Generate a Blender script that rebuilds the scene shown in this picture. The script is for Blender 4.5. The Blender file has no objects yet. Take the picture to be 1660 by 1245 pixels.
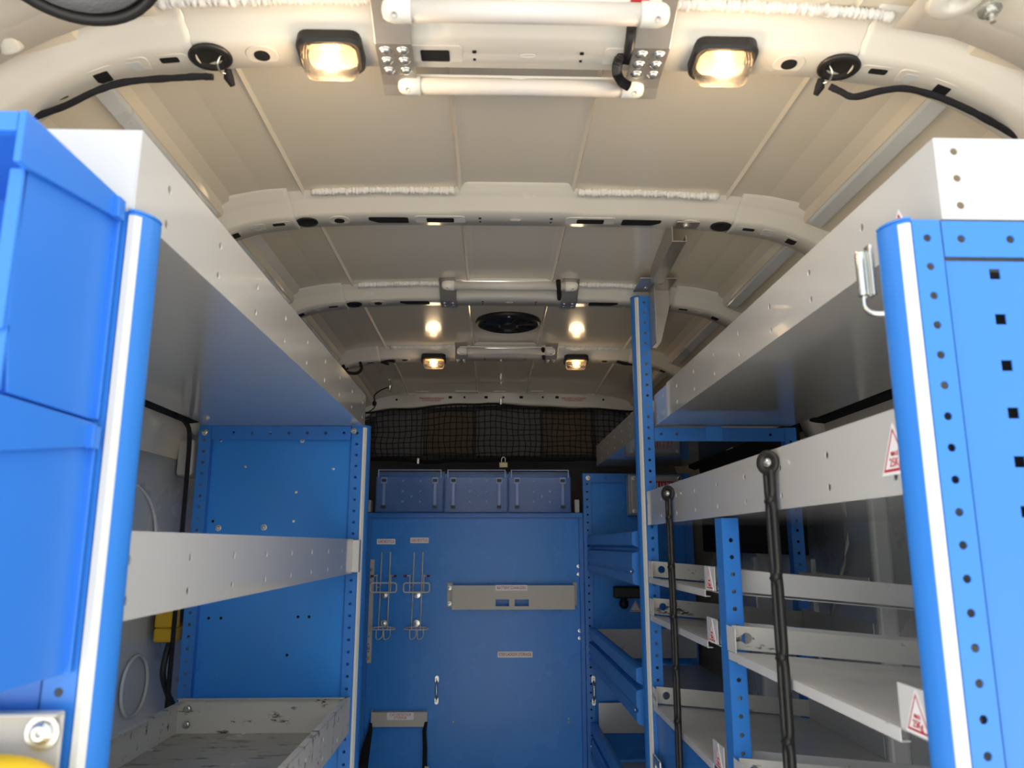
import bpy, bmesh, math, random
from mathutils import Vector, Matrix, noise
random.seed(7)
R = math.radians
S = bpy.context.scene
COL = S.collection

# ------------------------------------------------------------------ camera, world, exposure
CP, CYW = R(11.75), R(1.53)
cam = bpy.data.cameras.new('camera')
cam.sensor_width = 36.0
cam.lens = 36.0 * 1248.0 / 1660.0
cam.clip_start = 0.02
cam.dof.use_dof = True
cam.dof.focus_distance = 2.6
cam.dof.aperture_fstop = 7.5
co = bpy.data.objects.new('camera', cam)
COL.objects.link(co)
co.location = (0, 0, 0)
co.rotation_euler = (R(90) + CP, 0, -CYW)
S.camera = co

world = bpy.data.worlds.new('overcast_sky')
S.world = world
world.use_nodes = True
wn = world.node_tree.nodes
bg = wn['Background']
bg.inputs[0].default_value = (0.93, 0.97, 1.0, 1)
bg.inputs[1].default_value = 1.35

sl = bpy.data.lights.new('sun', 'SUN')
sl.energy = 20.0; sl.angle = R(1.5); sl.color = (1.0, 0.95, 0.88)
so = bpy.data.objects.new('sun', sl)
COL.objects.link(so)
so.rotation_euler = (R(-38), 0, R(12))     # high sun beyond the cab: it reaches the tarmac behind the van, not the load space

S.view_settings.view_transform = 'Standard'
S.view_settings.look = 'None'
S.view_settings.exposure = 0.46
S.view_settings.gamma = 1.0
S.view_settings.use_curve_mapping = False
try:
    S.cycles.max_bounces = 12
    S.cycles.diffuse_bounces = 10
    S.cycles.use_denoising = True
except Exception:
    pass

# a point of the van on the vertical plane at depth Y that a sight line of the photograph meets
_f = Vector((math.sin(CYW) * math.cos(CP), math.cos(CYW) * math.cos(CP), math.sin(CP)))
_r = Vector((math.cos(CYW), -math.sin(CYW), 0))
_u = _r.cross(_f)
def ray(x, y):
    d = _f + _r * ((x - 830) / 1248.0) + _u * ((622.5 - y) / 1248.0)
    return d / d.y
def atY(x, y, Y): return ray(x, y) * Y
def atX(x, y, X): d = ray(x, y); return d * (X / d.x)
def atZ(x, y, Z): d = ray(x, y); return d * (Z / d.z)

# ------------------------------------------------------------------ materials
def mat(name, col, rough=0.4, metal=0.0, coat=0.0, noise_amt=0.0, noise_scale=40.0, bump=0.0, bump_scale=200.0,
        emis=None, es=0.0, trans=0.0, wear=None, alpha=1.0, spec=0.5, ior=1.45):
    m = bpy.data.materials.new(name)
    m.use_nodes = True
    nt = m.node_tree
    b = nt.nodes['Principled BSDF']
    b.inputs['Base Color'].default_value = (*col, 1)
    b.inputs['Roughness'].default_value = rough
    b.inputs['Metallic'].default_value = metal
    b.inputs['Coat Weight'].default_value = coat
    b.inputs['Coat Roughness'].default_value = 0.04
    b.inputs['Transmission Weight'].default_value = trans
    b.inputs['Specular IOR Level'].default_value = spec
    b.inputs['IOR'].default_value = ior
    b.inputs['Alpha'].default_value = alpha
    if emis:
        b.inputs['Emission Color'].default_value = (*emis, 1)
        b.inputs['Emission Strength'].default_value = es
    tc = nt.nodes.new('ShaderNodeTexCoord')
    last = None
    if noise_amt > 0:
        n = nt.nodes.new('ShaderNodeTexNoise')
        n.inputs['Scale'].default_value = noise_scale
        n.inputs['Detail'].default_value = 5
        nt.links.new(tc.outputs['Object'], n.inputs['Vector'])
        mx = nt.nodes.new('ShaderNodeMix'); mx.data_type = 'RGBA'
        mx.inputs[6].default_value = (*[c * (1 - noise_amt) for c in col], 1)
        mx.inputs[7].default_value = (*[min(1, c * (1 + noise_amt)) for c in col], 1)
        nt.links.new(n.outputs['Fac'], mx.inputs[0])
        last = mx.outputs[2]
        mr = nt.nodes.new('ShaderNodeMapRange')
        mr.inputs[3].default_value = max(0.02, rough - 0.06); mr.inputs[4].default_value = rough + 0.08
        nt.links.new(n.outputs['Fac'], mr.inputs[0])
        nt.links.new(mr.outputs[0], b.inputs['Roughness'])
    if wear:
        wcol, thr, sc, stretch = wear
        mp = nt.nodes.new('ShaderNodeMapping')
        mp.inputs['Scale'].default_value = stretch
        nt.links.new(tc.outputs['Object'], mp.inputs['Vector'])
        n2 = nt.nodes.new('ShaderNodeTexNoise')
        n2.inputs['Scale'].default_value = sc
        n2.inputs['Detail'].default_value = 8
        n2.inputs['Roughness'].default_value = 0.75
        nt.links.new(mp.outputs[0], n2.inputs['Vector'])
        cr = nt.nodes.new('ShaderNodeValToRGB')
        cr.color_ramp.elements[0].position = thr
        cr.color_ramp.elements[1].position = thr + 0.04
        nt.links.new(n2.outputs['Fac'], cr.inputs[0])
        mx2 = nt.nodes.new('ShaderNodeMix'); mx2.data_type = 'RGBA'
        if last is not None:
            nt.links.new(last, mx2.inputs[6])
        else:
            mx2.inputs[6].default_value = (*col, 1)
        mx2.inputs[7].default_value = (*wcol, 1)
        nt.links.new(cr.outputs[0], mx2.inputs[0])
        last = mx2.outputs[2]
    if last is not None:
        nt.links.new(last, b.inputs['Base Color'])
    if bump > 0:
        nb = nt.nodes.new('ShaderNodeTexNoise')
        nb.inputs['Scale'].default_value = bump_scale
        nb.inputs['Detail'].default_value = 3
        nt.links.new(tc.outputs['Object'], nb.inputs['Vector'])
        bp = nt.nodes.new('ShaderNodeBump')
        bp.inputs['Strength'].default_value = bump
        bp.inputs['Distance'].default_value = 0.002
        nt.links.new(nb.outputs['Fac'], bp.inputs['Height'])
        nt.links.new(bp.outputs[0], b.inputs['Normal'])
    return m

BODY = mat('white_body_paint', (0.69, 0.66, 0.59), 0.24, coat=0.5, noise_amt=0.02, noise_scale=6, bump=0.03, bump_scale=60)
ROOF = mat('lamp_warmed_roof_paint', (0.76, 0.685, 0.55), 0.18, coat=0.35, noise_amt=0.03, noise_scale=4, bump=0.012, bump_scale=9,  # beige of lamp glow and ground bounce put into the white base
           wear=((0.30, 0.26, 0.20), 0.735, 60, (1, 1, 1)))
SIDE = mat('white_side_paint', (0.60, 0.62, 0.62), 0.28, coat=0.4, noise_amt=0.03, noise_scale=5)
SEAL = mat('white_sealant', (0.74, 0.73, 0.70), 0.75, noise_amt=0.06, noise_scale=120, bump=0.6, bump_scale=260)
BLUE = mat('blue_powder_coat', (0.033, 0.20, 0.64), 0.30, noise_amt=0.03, noise_scale=9, bump=0.05, bump_scale=500)
BLUEP = mat('lightened_blue_panel_paint', (0.036, 0.265, 0.80), 0.26, spec=0.4, noise_amt=0.10, noise_scale=3.2, bump=0.05, bump_scale=500,  # same blue coat, lightened to make up for dim light deep inside
            wear=((0.20, 0.20, 0.20), 0.765, 42, (1, 1, 1)))
BLUEE = mat('blue_end_panel_paint', (0.036, 0.195, 0.62), 0.32, noise_amt=0.02, noise_scale=7,
            wear=((0.42, 0.16, 0.04), 0.80, 30, (1, 1, 1)))
BINB = mat('blue_bin_plastic', (0.035, 0.20, 0.70), 0.34, noise_amt=0.02, noise_scale=12)
GREY = mat('light_grey_shelf_paint', (0.57, 0.565, 0.55), 0.13, coat=0.7, noise_amt=0.03, noise_scale=8)
GREYU = mat('grey_tray_paint', (0.64, 0.635, 0.62), 0.22, noise_amt=0.06, noise_scale=10,
            wear=((0.26, 0.23, 0.18), 0.635, 11, (1.2, 0.35, 1)))
GREYW = mat('worn_grey_tray_paint', (0.66, 0.645, 0.60), 0.42, noise_amt=0.08, noise_scale=14,
            wear=((0.055, 0.05, 0.045), 0.585, 15, (0.5, 2.4, 1.6)))
FLOORW = mat('worn_grey_tray_floor', (0.42, 0.40, 0.35), 0.24, noise_amt=0.2, noise_scale=8,
             wear=((0.07, 0.065, 0.055), 0.565, 16, (0.6, 2.4, 1)))
PGREY = mat('grey_bracket_paint', (0.56, 0.54, 0.48), 0.35, noise_amt=0.03)
STRIPE = mat('white_reflective_stripe', (0.64, 0.64, 0.61), 0.5, noise_amt=0.02)
ALU = mat('brushed_aluminium', (0.47, 0.44, 0.40), 0.36, metal=0.75, noise_amt=0.04, noise_scale=90)
ZINC = mat('zinc_plated_steel', (0.62, 0.63, 0.60), 0.25, metal=0.9, noise_amt=0.06, noise_scale=60)
WIRE = mat('grey_coated_wire', (0.74, 0.70, 0.63), 0.35, metal=0.1)
BLACK = mat('black_plastic', (0.012, 0.012, 0.013), 0.45)
HOLE = mat('hole_darkness', (0.006, 0.006, 0.007), 0.9)
RUBBER = mat('black_rubber', (0.016, 0.015, 0.014), 0.42, bump=0.1)
FABRIC = mat('black_fabric_tape', (0.01, 0.01, 0.012), 0.9, bump=0.5, bump_scale=700)
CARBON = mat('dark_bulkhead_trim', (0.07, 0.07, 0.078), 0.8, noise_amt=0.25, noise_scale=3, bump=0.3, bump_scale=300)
NETM = mat('black_net_cord', (0.008, 0.008, 0.008), 0.8)
TUBEP = mat('frosted_tube_plastic', (0.64, 0.61, 0.57), 0.5, coat=0.05, noise_amt=0.02)
CAPW = mat('cream_end_cap_plastic', (0.80, 0.77, 0.70), 0.32)
RED = mat('red_print', (0.52, 0.02, 0.035), 0.5)
REDT = mat('red_plastic_tip', (0.20, 0.01, 0.015), 0.4)
LABELW = mat('white_label_film', (0.90, 0.88, 0.88), 0.4)
YEL = mat('yellow_plastic', (0.82, 0.50, 0.01), 0.4)
YELD = mat('yellow_plastic_cover', (0.52, 0.33, 0.012), 0.45)
OFFW = mat('off_white_plastic', (0.46, 0.45, 0.42), 0.4)
BRASS = mat('pale_brass', (0.52, 0.45, 0.26), 0.4, metal=0.5)
TAPE = mat('clear_crumpled_tape', (0.62, 0.58, 0.50), 0.15, coat=0.6, bump=0.6, bump_scale=30)
FLOORM = mat('grey_floor_lining', (0.48, 0.46, 0.43), 0.6, noise_amt=0.1)
GROUND = mat('grey_tarmac', (0.34, 0.33, 0.31), 0.9, noise_amt=0.15, noise_scale=30)
CRIM = mat('translucent_blue_plastic_edge', (0.30, 0.42, 0.78), 0.13, alpha=0.75)
CBIN = mat('translucent_blue_plastic', (0.15, 0.27, 0.64), 0.13, alpha=0.30, noise_amt=0.15, noise_scale=18)
LENS = mat('ribbed_clear_lens', (1.0, 0.93, 0.86), 0.10, trans=0.95, ior=1.25, bump=0.5, bump_scale=160)
GLASSL = mat('prismatic_lamp_glass', (0.30, 0.31, 0.32), 0.12, trans=0.3, bump=1.0, bump_scale=220)
BULB = mat('glowing_filament_bulb', (1, 0.6, 0.2), 0.4, emis=(1.0, 0.60, 0.24), es=34)
REFL = mat('lamp_reflector', (0.80, 0.66, 0.45), 0.3, metal=0.3)

# ------------------------------------------------------------------ helpers
ORG = {}
def tag(o, label=None, cat=None, group=None, kind=None):
    if label: o['label'] = label
    if cat: o['category'] = cat
    if group: o['group'] = group
    if kind: o['kind'] = kind
    return o
def thing(name, loc, label, cat, group=None):
    o = bpy.data.objects.new(name, None)
    COL.objects.link(o)
    o.empty_display_size = 0.02
    o.location = loc
    ORG[o.name] = Vector(loc)
    return tag(o, label, cat, group)
def obj(name, bm, m, parent=None, bevel=0.0, smooth=False, solid=0.0, label=None, seg=2, origin=None):
    me = bpy.data.meshes.new(name)
    org = ORG[parent.name] if parent else Vector(origin or (0, 0, 0))
    for v in bm.verts: v.co -= org
    bmesh.ops.recalc_face_normals(bm, faces=bm.faces)
    if smooth:
        for f in bm.faces: f.smooth = True
    bm.to_mesh(me); bm.free()
    me.materials.append(m)
    o = bpy.data.objects.new(name, me)
    COL.objects.link(o)
    if parent: o.parent = parent
    else: o.location = org
    ORG[o.name] = org
    if solid:
        s = o.modifiers.new('thickness', 'SOLIDIFY'); s.thickness = solid; s.offset = 0
    if bevel:
        b = o.modifiers.new('bevel', 'BEVEL'); b.width = bevel; b.segments = seg; b.limit_method = 'ANGLE'; b.angle_limit = R(40)
        b.harden_normals = False
    if label: o['label'] = label
    return o
def NB(): return bmesh.new()
def box(bm, x0, x1, y0, y1, z0, z1):
    v = [bm.verts.new((x, y, z)) for x in (x0, x1) for y in (y0, y1) for z in (z0, z1)]
    for f in ((0, 1, 3, 2), (4, 6, 7, 5), (0, 4, 5, 1), (2, 3, 7, 6), (0, 2, 6, 4), (1, 5, 7, 3)):
        bm.faces.new([v[i] for i in f])
    return bm
def boxo(name, m, parent, x0, x1, y0, y1, z0, z1, bevel=0.001, **k):
    return obj(name, box(NB(), x0, x1, y0, y1, z0, z1), m, parent, bevel=bevel, **k)
def hexa(bm, a, b):
    """solid between quad a and quad b (lists of 4 points)"""
    va = [bm.verts.new(p) for p in a]; vb = [bm.verts.new(p) for p in b]
    bm.faces.new(va); bm.faces.new(vb[::-1])
    n = len(va)
    for i in range(n): bm.faces.new((va[i], vb[i], vb[(i + 1) % n], va[(i + 1) % n]))
    return bm
def prism(bm, pts, A, B, N, o, t):
    """polygon pts (a,b) in the frame o,A,B pushed t along N"""
    o = Vector(o)
    va = [bm.verts.new(o + A * a + B * b) for a, b in pts]
    vb = [bm.verts.new(o + A * a + B * b + N * t) for a, b in pts]
    bm.faces.new(va); bm.faces.new(vb[::-1])
    n = len(pts)
    for i in range(n): bm.faces.new((va[i], vb[i], vb[(i + 1) % n], va[(i + 1) % n]))
    return bm
X_, Y_, Z_ = Vector((1, 0, 0)), Vector((0, 1, 0)), Vector((0, 0, 1))
def tube(bm, pts, r, n=8, closed=False, caps=True):
    pts = [Vector(p) for p in pts]
    rs = r if isinstance(r, (list, tuple)) else [r] * len(pts)
    rings = []
    prev = None
    L = len(pts)
    for i, p in enumerate(pts):
        if closed: t = pts[(i + 1) % L] - pts[i - 1]
        else: t = pts[min(i + 1, L - 1)] - pts[max(i - 1, 0)]
        t.normalize()
        if prev is None:
            a = t.cross(Z_) if abs(t.z) < 0.9 else t.cross(X_)
        else:
            a = prev - t * prev.dot(t)
        a.normalize(); prev = a; b = t.cross(a)
        rings.append([bm.verts.new(p + (a * math.cos(2 * math.pi * k / n) + b * math.sin(2 * math.pi * k / n)) * rs[i]) for k in range(n)])
    m = L if closed else L - 1
    for i in range(m):
        A, B = rings[i], rings[(i + 1) % L]
        for k in range(n): bm.faces.new((A[k], A[(k + 1) % n], B[(k + 1) % n], B[k]))
    if caps and not closed:
        bm.faces.new(rings[0][::-1]); bm.faces.new(rings[-1])
    return bm
def smoothpath(pts, k=6):
    pts = [Vector(p) for p in pts]
    out = []
    P = [pts[0]] + pts + [pts[-1]]
    for i in range(1, len(P) - 2):
        a, b, c, d = P[i - 1], P[i], P[i + 1], P[i + 2]
        for j in range(k):
            t = j / k
            out.append(0.5 * ((2 * b) + (c - a) * t + (2 * a - 5 * b + 4 * c - d) * t * t + (-a + 3 * b - 3 * c + d) * t ** 3))
    out.append(pts[-1])
    return out
def lathe(bm, c, ax, prof, n=20, cap=True):
    """prof: (radius, height along ax)"""
    ax = Vector(ax).normalized(); c = Vector(c)
    a = ax.cross(Z_) if abs(ax.z) < 0.9 else ax.cross(X_)
    a.normalize(); b = ax.cross(a)
    rings = [[bm.verts.new(c + ax * h + (a * math.cos(2 * math.pi * k / n) + b * math.sin(2 * math.pi * k / n)) * max(r, 1e-5)) for k in range(n)] for r, h in prof]
    for A, B in zip(rings, rings[1:]):
        for k in range(n): bm.faces.new((A[k], A[(k + 1) % n], B[(k + 1) % n], B[k]))
    if cap:
        bm.faces.new(rings[0][::-1]); bm.faces.new(rings[-1])
    return bm
def plate(bm, o, A, B, N, ab, bb, holes, t=0.0016):
    """sheet in the frame o,A,B with real holes; ab, bb: cell borders; holes[(i,j)] = (a, b, radius, kind)"""
    o = Vector(o)
    P = lambda a, b, k: bm.verts.new(o + A * a + B * b + N * (t * k))
    for i in range(len(ab) - 1):
        for j in range(len(bb) - 1):
            a0, a1, b0, b1 = ab[i], ab[i + 1], bb[j], bb[j + 1]
            cs = [(a1, b1), (a0, b1), (a0, b0), (a1, b0)]
            h = holes.get((i, j))
            if not h:
                for k in (0, 1): bm.faces.new([P(a, b, k) for a, b in cs])
                continue
            ca, cb, r, kind = h
            if kind == 'sq': n, ring = 1, [(ca + r * sx, cb + r * sy) for sx, sy in ((1, 1), (-1, 1), (-1, -1), (1, -1))]
            else:
                n = 3
                ring = [(ca + r * math.cos(R(45 + 30 * q)), cb + r * math.sin(R(45 + 30 * q))) for q in range(12)]
            for k in (0, 1):
                C = [P(a, b, k) for a, b in cs]; Q = [P(a, b, k) for a, b in ring]
                for q in range(4):
                    inner = [Q[(q * n + s) % (4 * n)] for s in range(n, -1, -1)]
                    bm.faces.new([C[q], C[(q + 1) % 4]] + inner)
            Q0 = [P(a, b, 0) for a, b in ring]; Q1 = [P(a, b, 1) for a, b in ring]
            for q in range(len(ring)):
                bm.faces.new((Q0[q], Q0[(q + 1) % len(ring)], Q1[(q + 1) % len(ring)], Q1[q]))
    a0, a1, b0, b1 = ab[0], ab[-1], bb[0], bb[-1]
    cs = [(a1, b1), (a0, b1), (a0, b0), (a1, b0)]
    for q in range(4):
        (p, q1), (p2, q2) = cs[q], cs[(q + 1) % 4]
        bm.faces.new((P(p, q1, 0), P(p2, q2, 0), P(p2, q2, 1), P(p, q1, 1)))
    return bm
def perf(bm, o, A, B, N, la, lb, pitch, r, start=None, along='b', t=0.0016, skip=()):
    """la x lb sheet with one row of round holes along B (or A)"""
    L = lb if along == 'b' else la
    start = pitch * 0.6 if start is None else start
    br = [0.0]; hs = {}
    c = start; k = 0
    while c + pitch * 0.45 < L:
        lo, hi = c - pitch / 2, c + pitch / 2
        if lo > br[-1] + 1e-6: br.append(lo)
        br.append(min(hi, L))
        if k not in skip: hs[len(br) - 2] = c
        c += pitch; k += 1
    if br[-1] < L - 1e-6: br.append(L)
    if along == 'b':
        return plate(bm, o, A, B, N, [0, la], br, {(0, i): (la / 2, c, r, 'o') for i, c in hs.items()}, t)
    return plate(bm, o, A, B, N, br, [0, lb], {(i, 0): (c, lb / 2, r, 'o') for i, c in hs.items()}, t)
def text_mesh(s, size):
    cu = bpy.data.curves.new('lettering', 'FONT')
    cu.body = s; cu.size = size; cu.align_x = 'CENTER'; cu.align_y = 'CENTER'; cu.extrude = 0.0002
    cu.offset = size * 0.004
    cu.space_line = 0.85
    o = bpy.data.objects.new('lettering', cu)
    COL.objects.link(o)
    bpy.context.view_layer.update()
    me = bpy.data.meshes.new_from_object(o.evaluated_get(bpy.context.evaluated_depsgraph_get()))
    bpy.data.objects.remove(o); bpy.data.curves.remove(cu)
    return me
def lettering(s, size, c, A, B, m, parent, squeeze=1.0, name='lettering'):
    me = text_mesh(s, size)
    bm = NB(); bm.from_mesh(me); bpy.data.meshes.remove(me)
    N = A.cross(B)
    c = Vector(c)
    for v in bm.verts: v.co = c + A * (v.co.x * squeeze) + B * v.co.y + N * v.co.z
    return obj(name, bm, m, parent)
def rrect(w, h, r, n=4):
    out = []
    for cx, cy, a in ((w / 2 - r, h / 2 - r, 0), (-w / 2 + r, h / 2 - r, 90), (-w / 2 + r, -h / 2 + r, 180), (w / 2 - r, -h / 2 + r, 270)):
        for k in range(n + 1): out.append((cx + r * math.cos(R(a + 90 * k / n)), cy + r * math.sin(R(a + 90 * k / n))))
    return out
def sign(name, s, size, w, h, c, parent, A=X_, B=Z_, squeeze=1.0):
    N = A.cross(B)
    o = obj(name, prism(NB(), rrect(w, h, h * 0.12), A, B, N, c, 0.0012), LABELW, parent, label='white label lettered in red')
    lettering(s, size, Vector(c) + N * 0.0014, A, B, RED, o, squeeze)
    return o
def triangle_label(c, sz, A, B, parent, txt=('MAX', '25Kg')):
    N = A.cross(B); c = Vector(c)
    tri = lambda s, oy=0: [(-s * 0.56, -s * 0.42 + oy), (s * 0.56, -s * 0.42 + oy), (0, s * 0.58 + oy)]
    base = obj('warning_label', prism(NB(), tri(sz * 1.16), A, B, N, c, 0.0008), LABELW, parent, bevel=0.0, label='white triangular load label with red border')
    bm = NB()
    out, inn = tri(sz * 0.98), tri(sz * 0.84, -0.0)
    vo = [bm.verts.new(c + A * a + B * b + N * 0.0011) for a, b in out]
    vi = [bm.verts.new(c + A * a + B * b + N * 0.0011) for a, b in inn]
    for i in range(3): bm.faces.new((vo[i], vo[(i + 1) % 3], vi[(i + 1) % 3], vi[i]))
    obj('red_border', bm, RED, base)
    lettering(txt[0], sz * 0.15, c + B * (-sz * 0.02) + N * 0.0012, A, B, RED, base, 1.0)
    lettering(txt[1], sz * 0.27, c + B * (-sz * 0.22) + N * 0.0012, A, B, RED, base, 0.9)
    return base
def bolt(name, c, ax, r, parent, m=None, h=0.003):
    m = m or ZINC
    o = obj(name, lathe(NB(), c, ax, [(r * 1.45, 0), (r * 1.45, h * 0.3), (r, h * 0.32), (r * 0.95, h * 0.7), (r * 0.6, h), (r * 0.3, h * 1.02), (r * 0.28, h * 0.6)], 16), m, parent, smooth=False)
    return o
def dup(o, parent=None, **kw):
    c = o.copy(); COL.objects.link(c); c.parent = parent
    for ch in [q for q in o.children]: dup(ch, c)
    return c

XC = 0.05     # middle of the van

# ------------------------------------------------------------------ the van shell
def interp(tbl, s):
    for (a, b), (c, d) in zip(tbl, tbl[1:]):
        if s <= c: return b + (d - b) * (s - a) / (c - a)
    return tbl[-1][1]
SK = [(0, .737), (.10, .737), (.116, .735), (.12, .728), (.124, .735), (.30, .731), (.444, .726), (.448, .719), (.452, .725), (.53, .718), (.59, .705), (.612, .692), (.620, .676),
      (.68, .650), (.72, .629), (.76, .592), (.80, .541), (.84, .462), (.88, .36), (.905, .225)]
prof = [(-a, z) for a, z in SK[::-1]][:-1] + SK
bm = NB()
ys = [0.76, 0.93, 1.07, 1.25, 1.40, 1.53, 1.64, 1.88, 2.12, 2.22, 2.5, 2.83, 2.93, 3.2, 3.45, 3.68, 3.80]
drop = {3.45: .008, 3.68: .03, 3.80: .06, 3.2: .002}
sag = {1.25: .0, 1.40: .0}
grid = [[bm.verts.new((XC + a, y, z - drop.get(y, 0))) for a, z in prof] for y in ys]
for A, B in zip(grid, grid[1:]):
    for i in range(len(prof) - 1): bm.faces.new((A[i], A[i + 1], B[i + 1], B[i]))
ceiling = obj('ceiling', bm, ROOF, None, smooth=False, solid=0.002)
for p in ceiling.data.polygons: p.use_smooth = False
tag(ceiling, 'off-white painted steel van roof with pressed ribs', kind='structure')

def sidewall(name, sgn):
    w = 0.905
    pr = [(w, .225), (w + .018, .10), (w + .025, -.05), (w + .02, -.35), (w + .03, -.75), (w + .03, -1.2)]
    bm = NB()
    yy = [0.66 + i * (3.80 - 0.66) / 40 for i in range(41)]
    g = []
    for y in yy:
        row = []
        for a, z in pr:
            d = 0.006 * math.sin(y * 7.0)
            row.append(bm.verts.new((XC + sgn * (a + (d if -.8 < z < .15 else 0)), y, z)))
        g.append(row)
    for A, B in zip(g, g[1:]):
        for i in range(len(pr) - 1): bm.faces.new((A[i], A[i + 1], B[i + 1], B[i]))
    return tag(obj(name, bm, SIDE, None, smooth=True, solid=0.002), 'white painted steel body side of the van', kind='structure')
wall_l = sidewall('wall_left', -1)
wall_r = sidewall('wall_right', 1)
tag(obj('floor', box(NB(), -.92, 1.02, .62, 3.82, -1.23, -1.20), FLOORM), 'grey lined van load floor', kind='structure')
wall_f = tag(obj('wall_front', box(NB(), -.92, 1.02, 3.78, 3.82, -1.2, .76), CARBON), 'dark trimmed bulkhead behind the net', kind='structure')
tag(obj('ground', box(NB(), -14, 14, -16, 14, -1.86, -1.80), GROUND), 'grey tarmac under the van', kind='structure')
# brown cartons showing behind the net are flat trim squares on the bulkhead
CARD = mat('brown_bulkhead_patch', (0.15, 0.115, 0.085), 0.8, noise_amt=0.2)
CARD2 = mat('grey_bulkhead_patch', (0.16, 0.155, 0.17), 0.8, noise_amt=0.15)
for (xa, xb) in ((690, 768), (880, 960)):
    a, b = atY(xa, 668, 3.77), atY(xb, 738, 3.77)
    boxo('bulkhead_pad', CARD, wall_f, a.x, b.x, 3.755, 3.779, b.z, a.z, 0.004)
for (xa, xb) in ((610, 686), (772, 876), (964, 1020)):
    a, b = atY(xa, 664, 3.77), atY(xb, 740, 3.77)
    boxo('bulkhead_pad', CARD2, wall_f, a.x, b.x, 3.755, 3.779, b.z, a.z, 0.004)

# ------------------------------------------------------------------ roof bows
FO = [(0, .700), (.30, .699), (.44, .692), (.52, .685), (.58, .674), (.63, .653), (.67, .630), (.71, .603), (.75, .566), (.79, .512), (.83, .435), (.86, .35), (.88, .24)]
def foldpts(s0, s1, n):
    out = []
    for i in range(n + 1):
        s = s0 + (s1 - s0) * i / n
        z = sum(interp(FO, min(.88, abs(s + d))) for d in (-.03, -.015, 0, .015, .03)) / 5
        out.append((s, z))
    return out
CS = [(-.066, .036), (-.050, .035), (-.047, .029), (-.030, .026), (-.026, .021), (-.012, .014), (-.004, .004), (.002, .0005), (.010, -.001), (.055, -.003), (.061, .002), (.064, .020), (.075, .026), (.085, .034)]
def bow_mesh(Y0, pts, cs, out=0.0, center_bump=True):
    bm = NB()
    rows = []
    for i, (s, z) in enumerate(pts):
        a = pts[max(i - 1, 0)]; b = pts[min(i + 1, len(pts) - 1)]
        t = Vector((b[0] - a[0], 0, b[1] - a[1])).normalized()
        n = Vector((-t.z, 0, t.x))
        if n.z < 0: n = -n
        bump = 1.0 / (1.0 + math.exp((abs(s) - .125) / .008)) if center_bump else 0
        row = []
        for dy, dn in cs:
            yy = dy
            if dy < -.02: yy = dy - 0.010 * bump
            elif dy < .005: yy = dy - 0.008 * bump
            row.append(bm.verts.new(Vector((XC + s, Y0 + yy, z)) + n * (dn - out)))
        rows.append(row)
    for A, B in zip(rows, rows[1:]):
        for i in range(len(cs) - 1): bm.faces.new((A[i], A[i + 1], B[i + 1], B[i]))
    return bm
def under(s, Y):
    z = interp(FO, abs(s))
    d = (interp(FO, abs(s) + .01) - interp(FO, max(0, abs(s) - .01))) / (.02 if abs(s) > .01 else .01 + abs(s))
    t = Vector((1, 0, d * (1 if s > 0 else -1))).normalized()
    n = Vector((-t.z, 0, t.x))
    return Vector((XC + s, Y, z)) - n * .0022, t, n
def recess(name, s, Y, w, h, r, parent, m=HOLE, ring=True, out=0.0):
    c, t, n = under(s, Y)
    c = c - n * out
    if ring:
        o = obj('pressed_rim', prism(NB(), [(a, b) for a, b in rrect(w * 1.7 + .008, h * 1.5 + .006, min(r * 1.5 + .003, (h * 1.5 + .006) * .49), 5)], t, Y_, n, c - n * .0008, .002), BODY, parent, bevel=.0012)
    bm = prism(NB(), rrect(w, h, r, 5), t, Y_, n, c - n * .0014, .001)
    return obj(name, bm, m, parent)
def seal(s0, s1, Y0, dy, dn, parent, r=.0045):
    pts = []
    n = int(abs(s1 - s0) / .0025)
    for i in range(n + 1):
        s = s0 + (s1 - s0) * i / n
        z = interp(FO, abs(s))
        pts.append((XC + s, Y0 + dy + .003 * noise.noise((s * 60, Y0 * 9, dy)), z + dn + .002 * noise.noise((s * 90, Y0, 3))))
    rs = [r * (1 + .5 * noise.noise((p[0] * 220, Y0 * 3, 7)) + .25 * math.sin(p[0] * 900)) for p in pts]
    return obj('sealant_bead', tube(NB(), pts, rs, 8), SEAL, parent, smooth=True)

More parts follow.
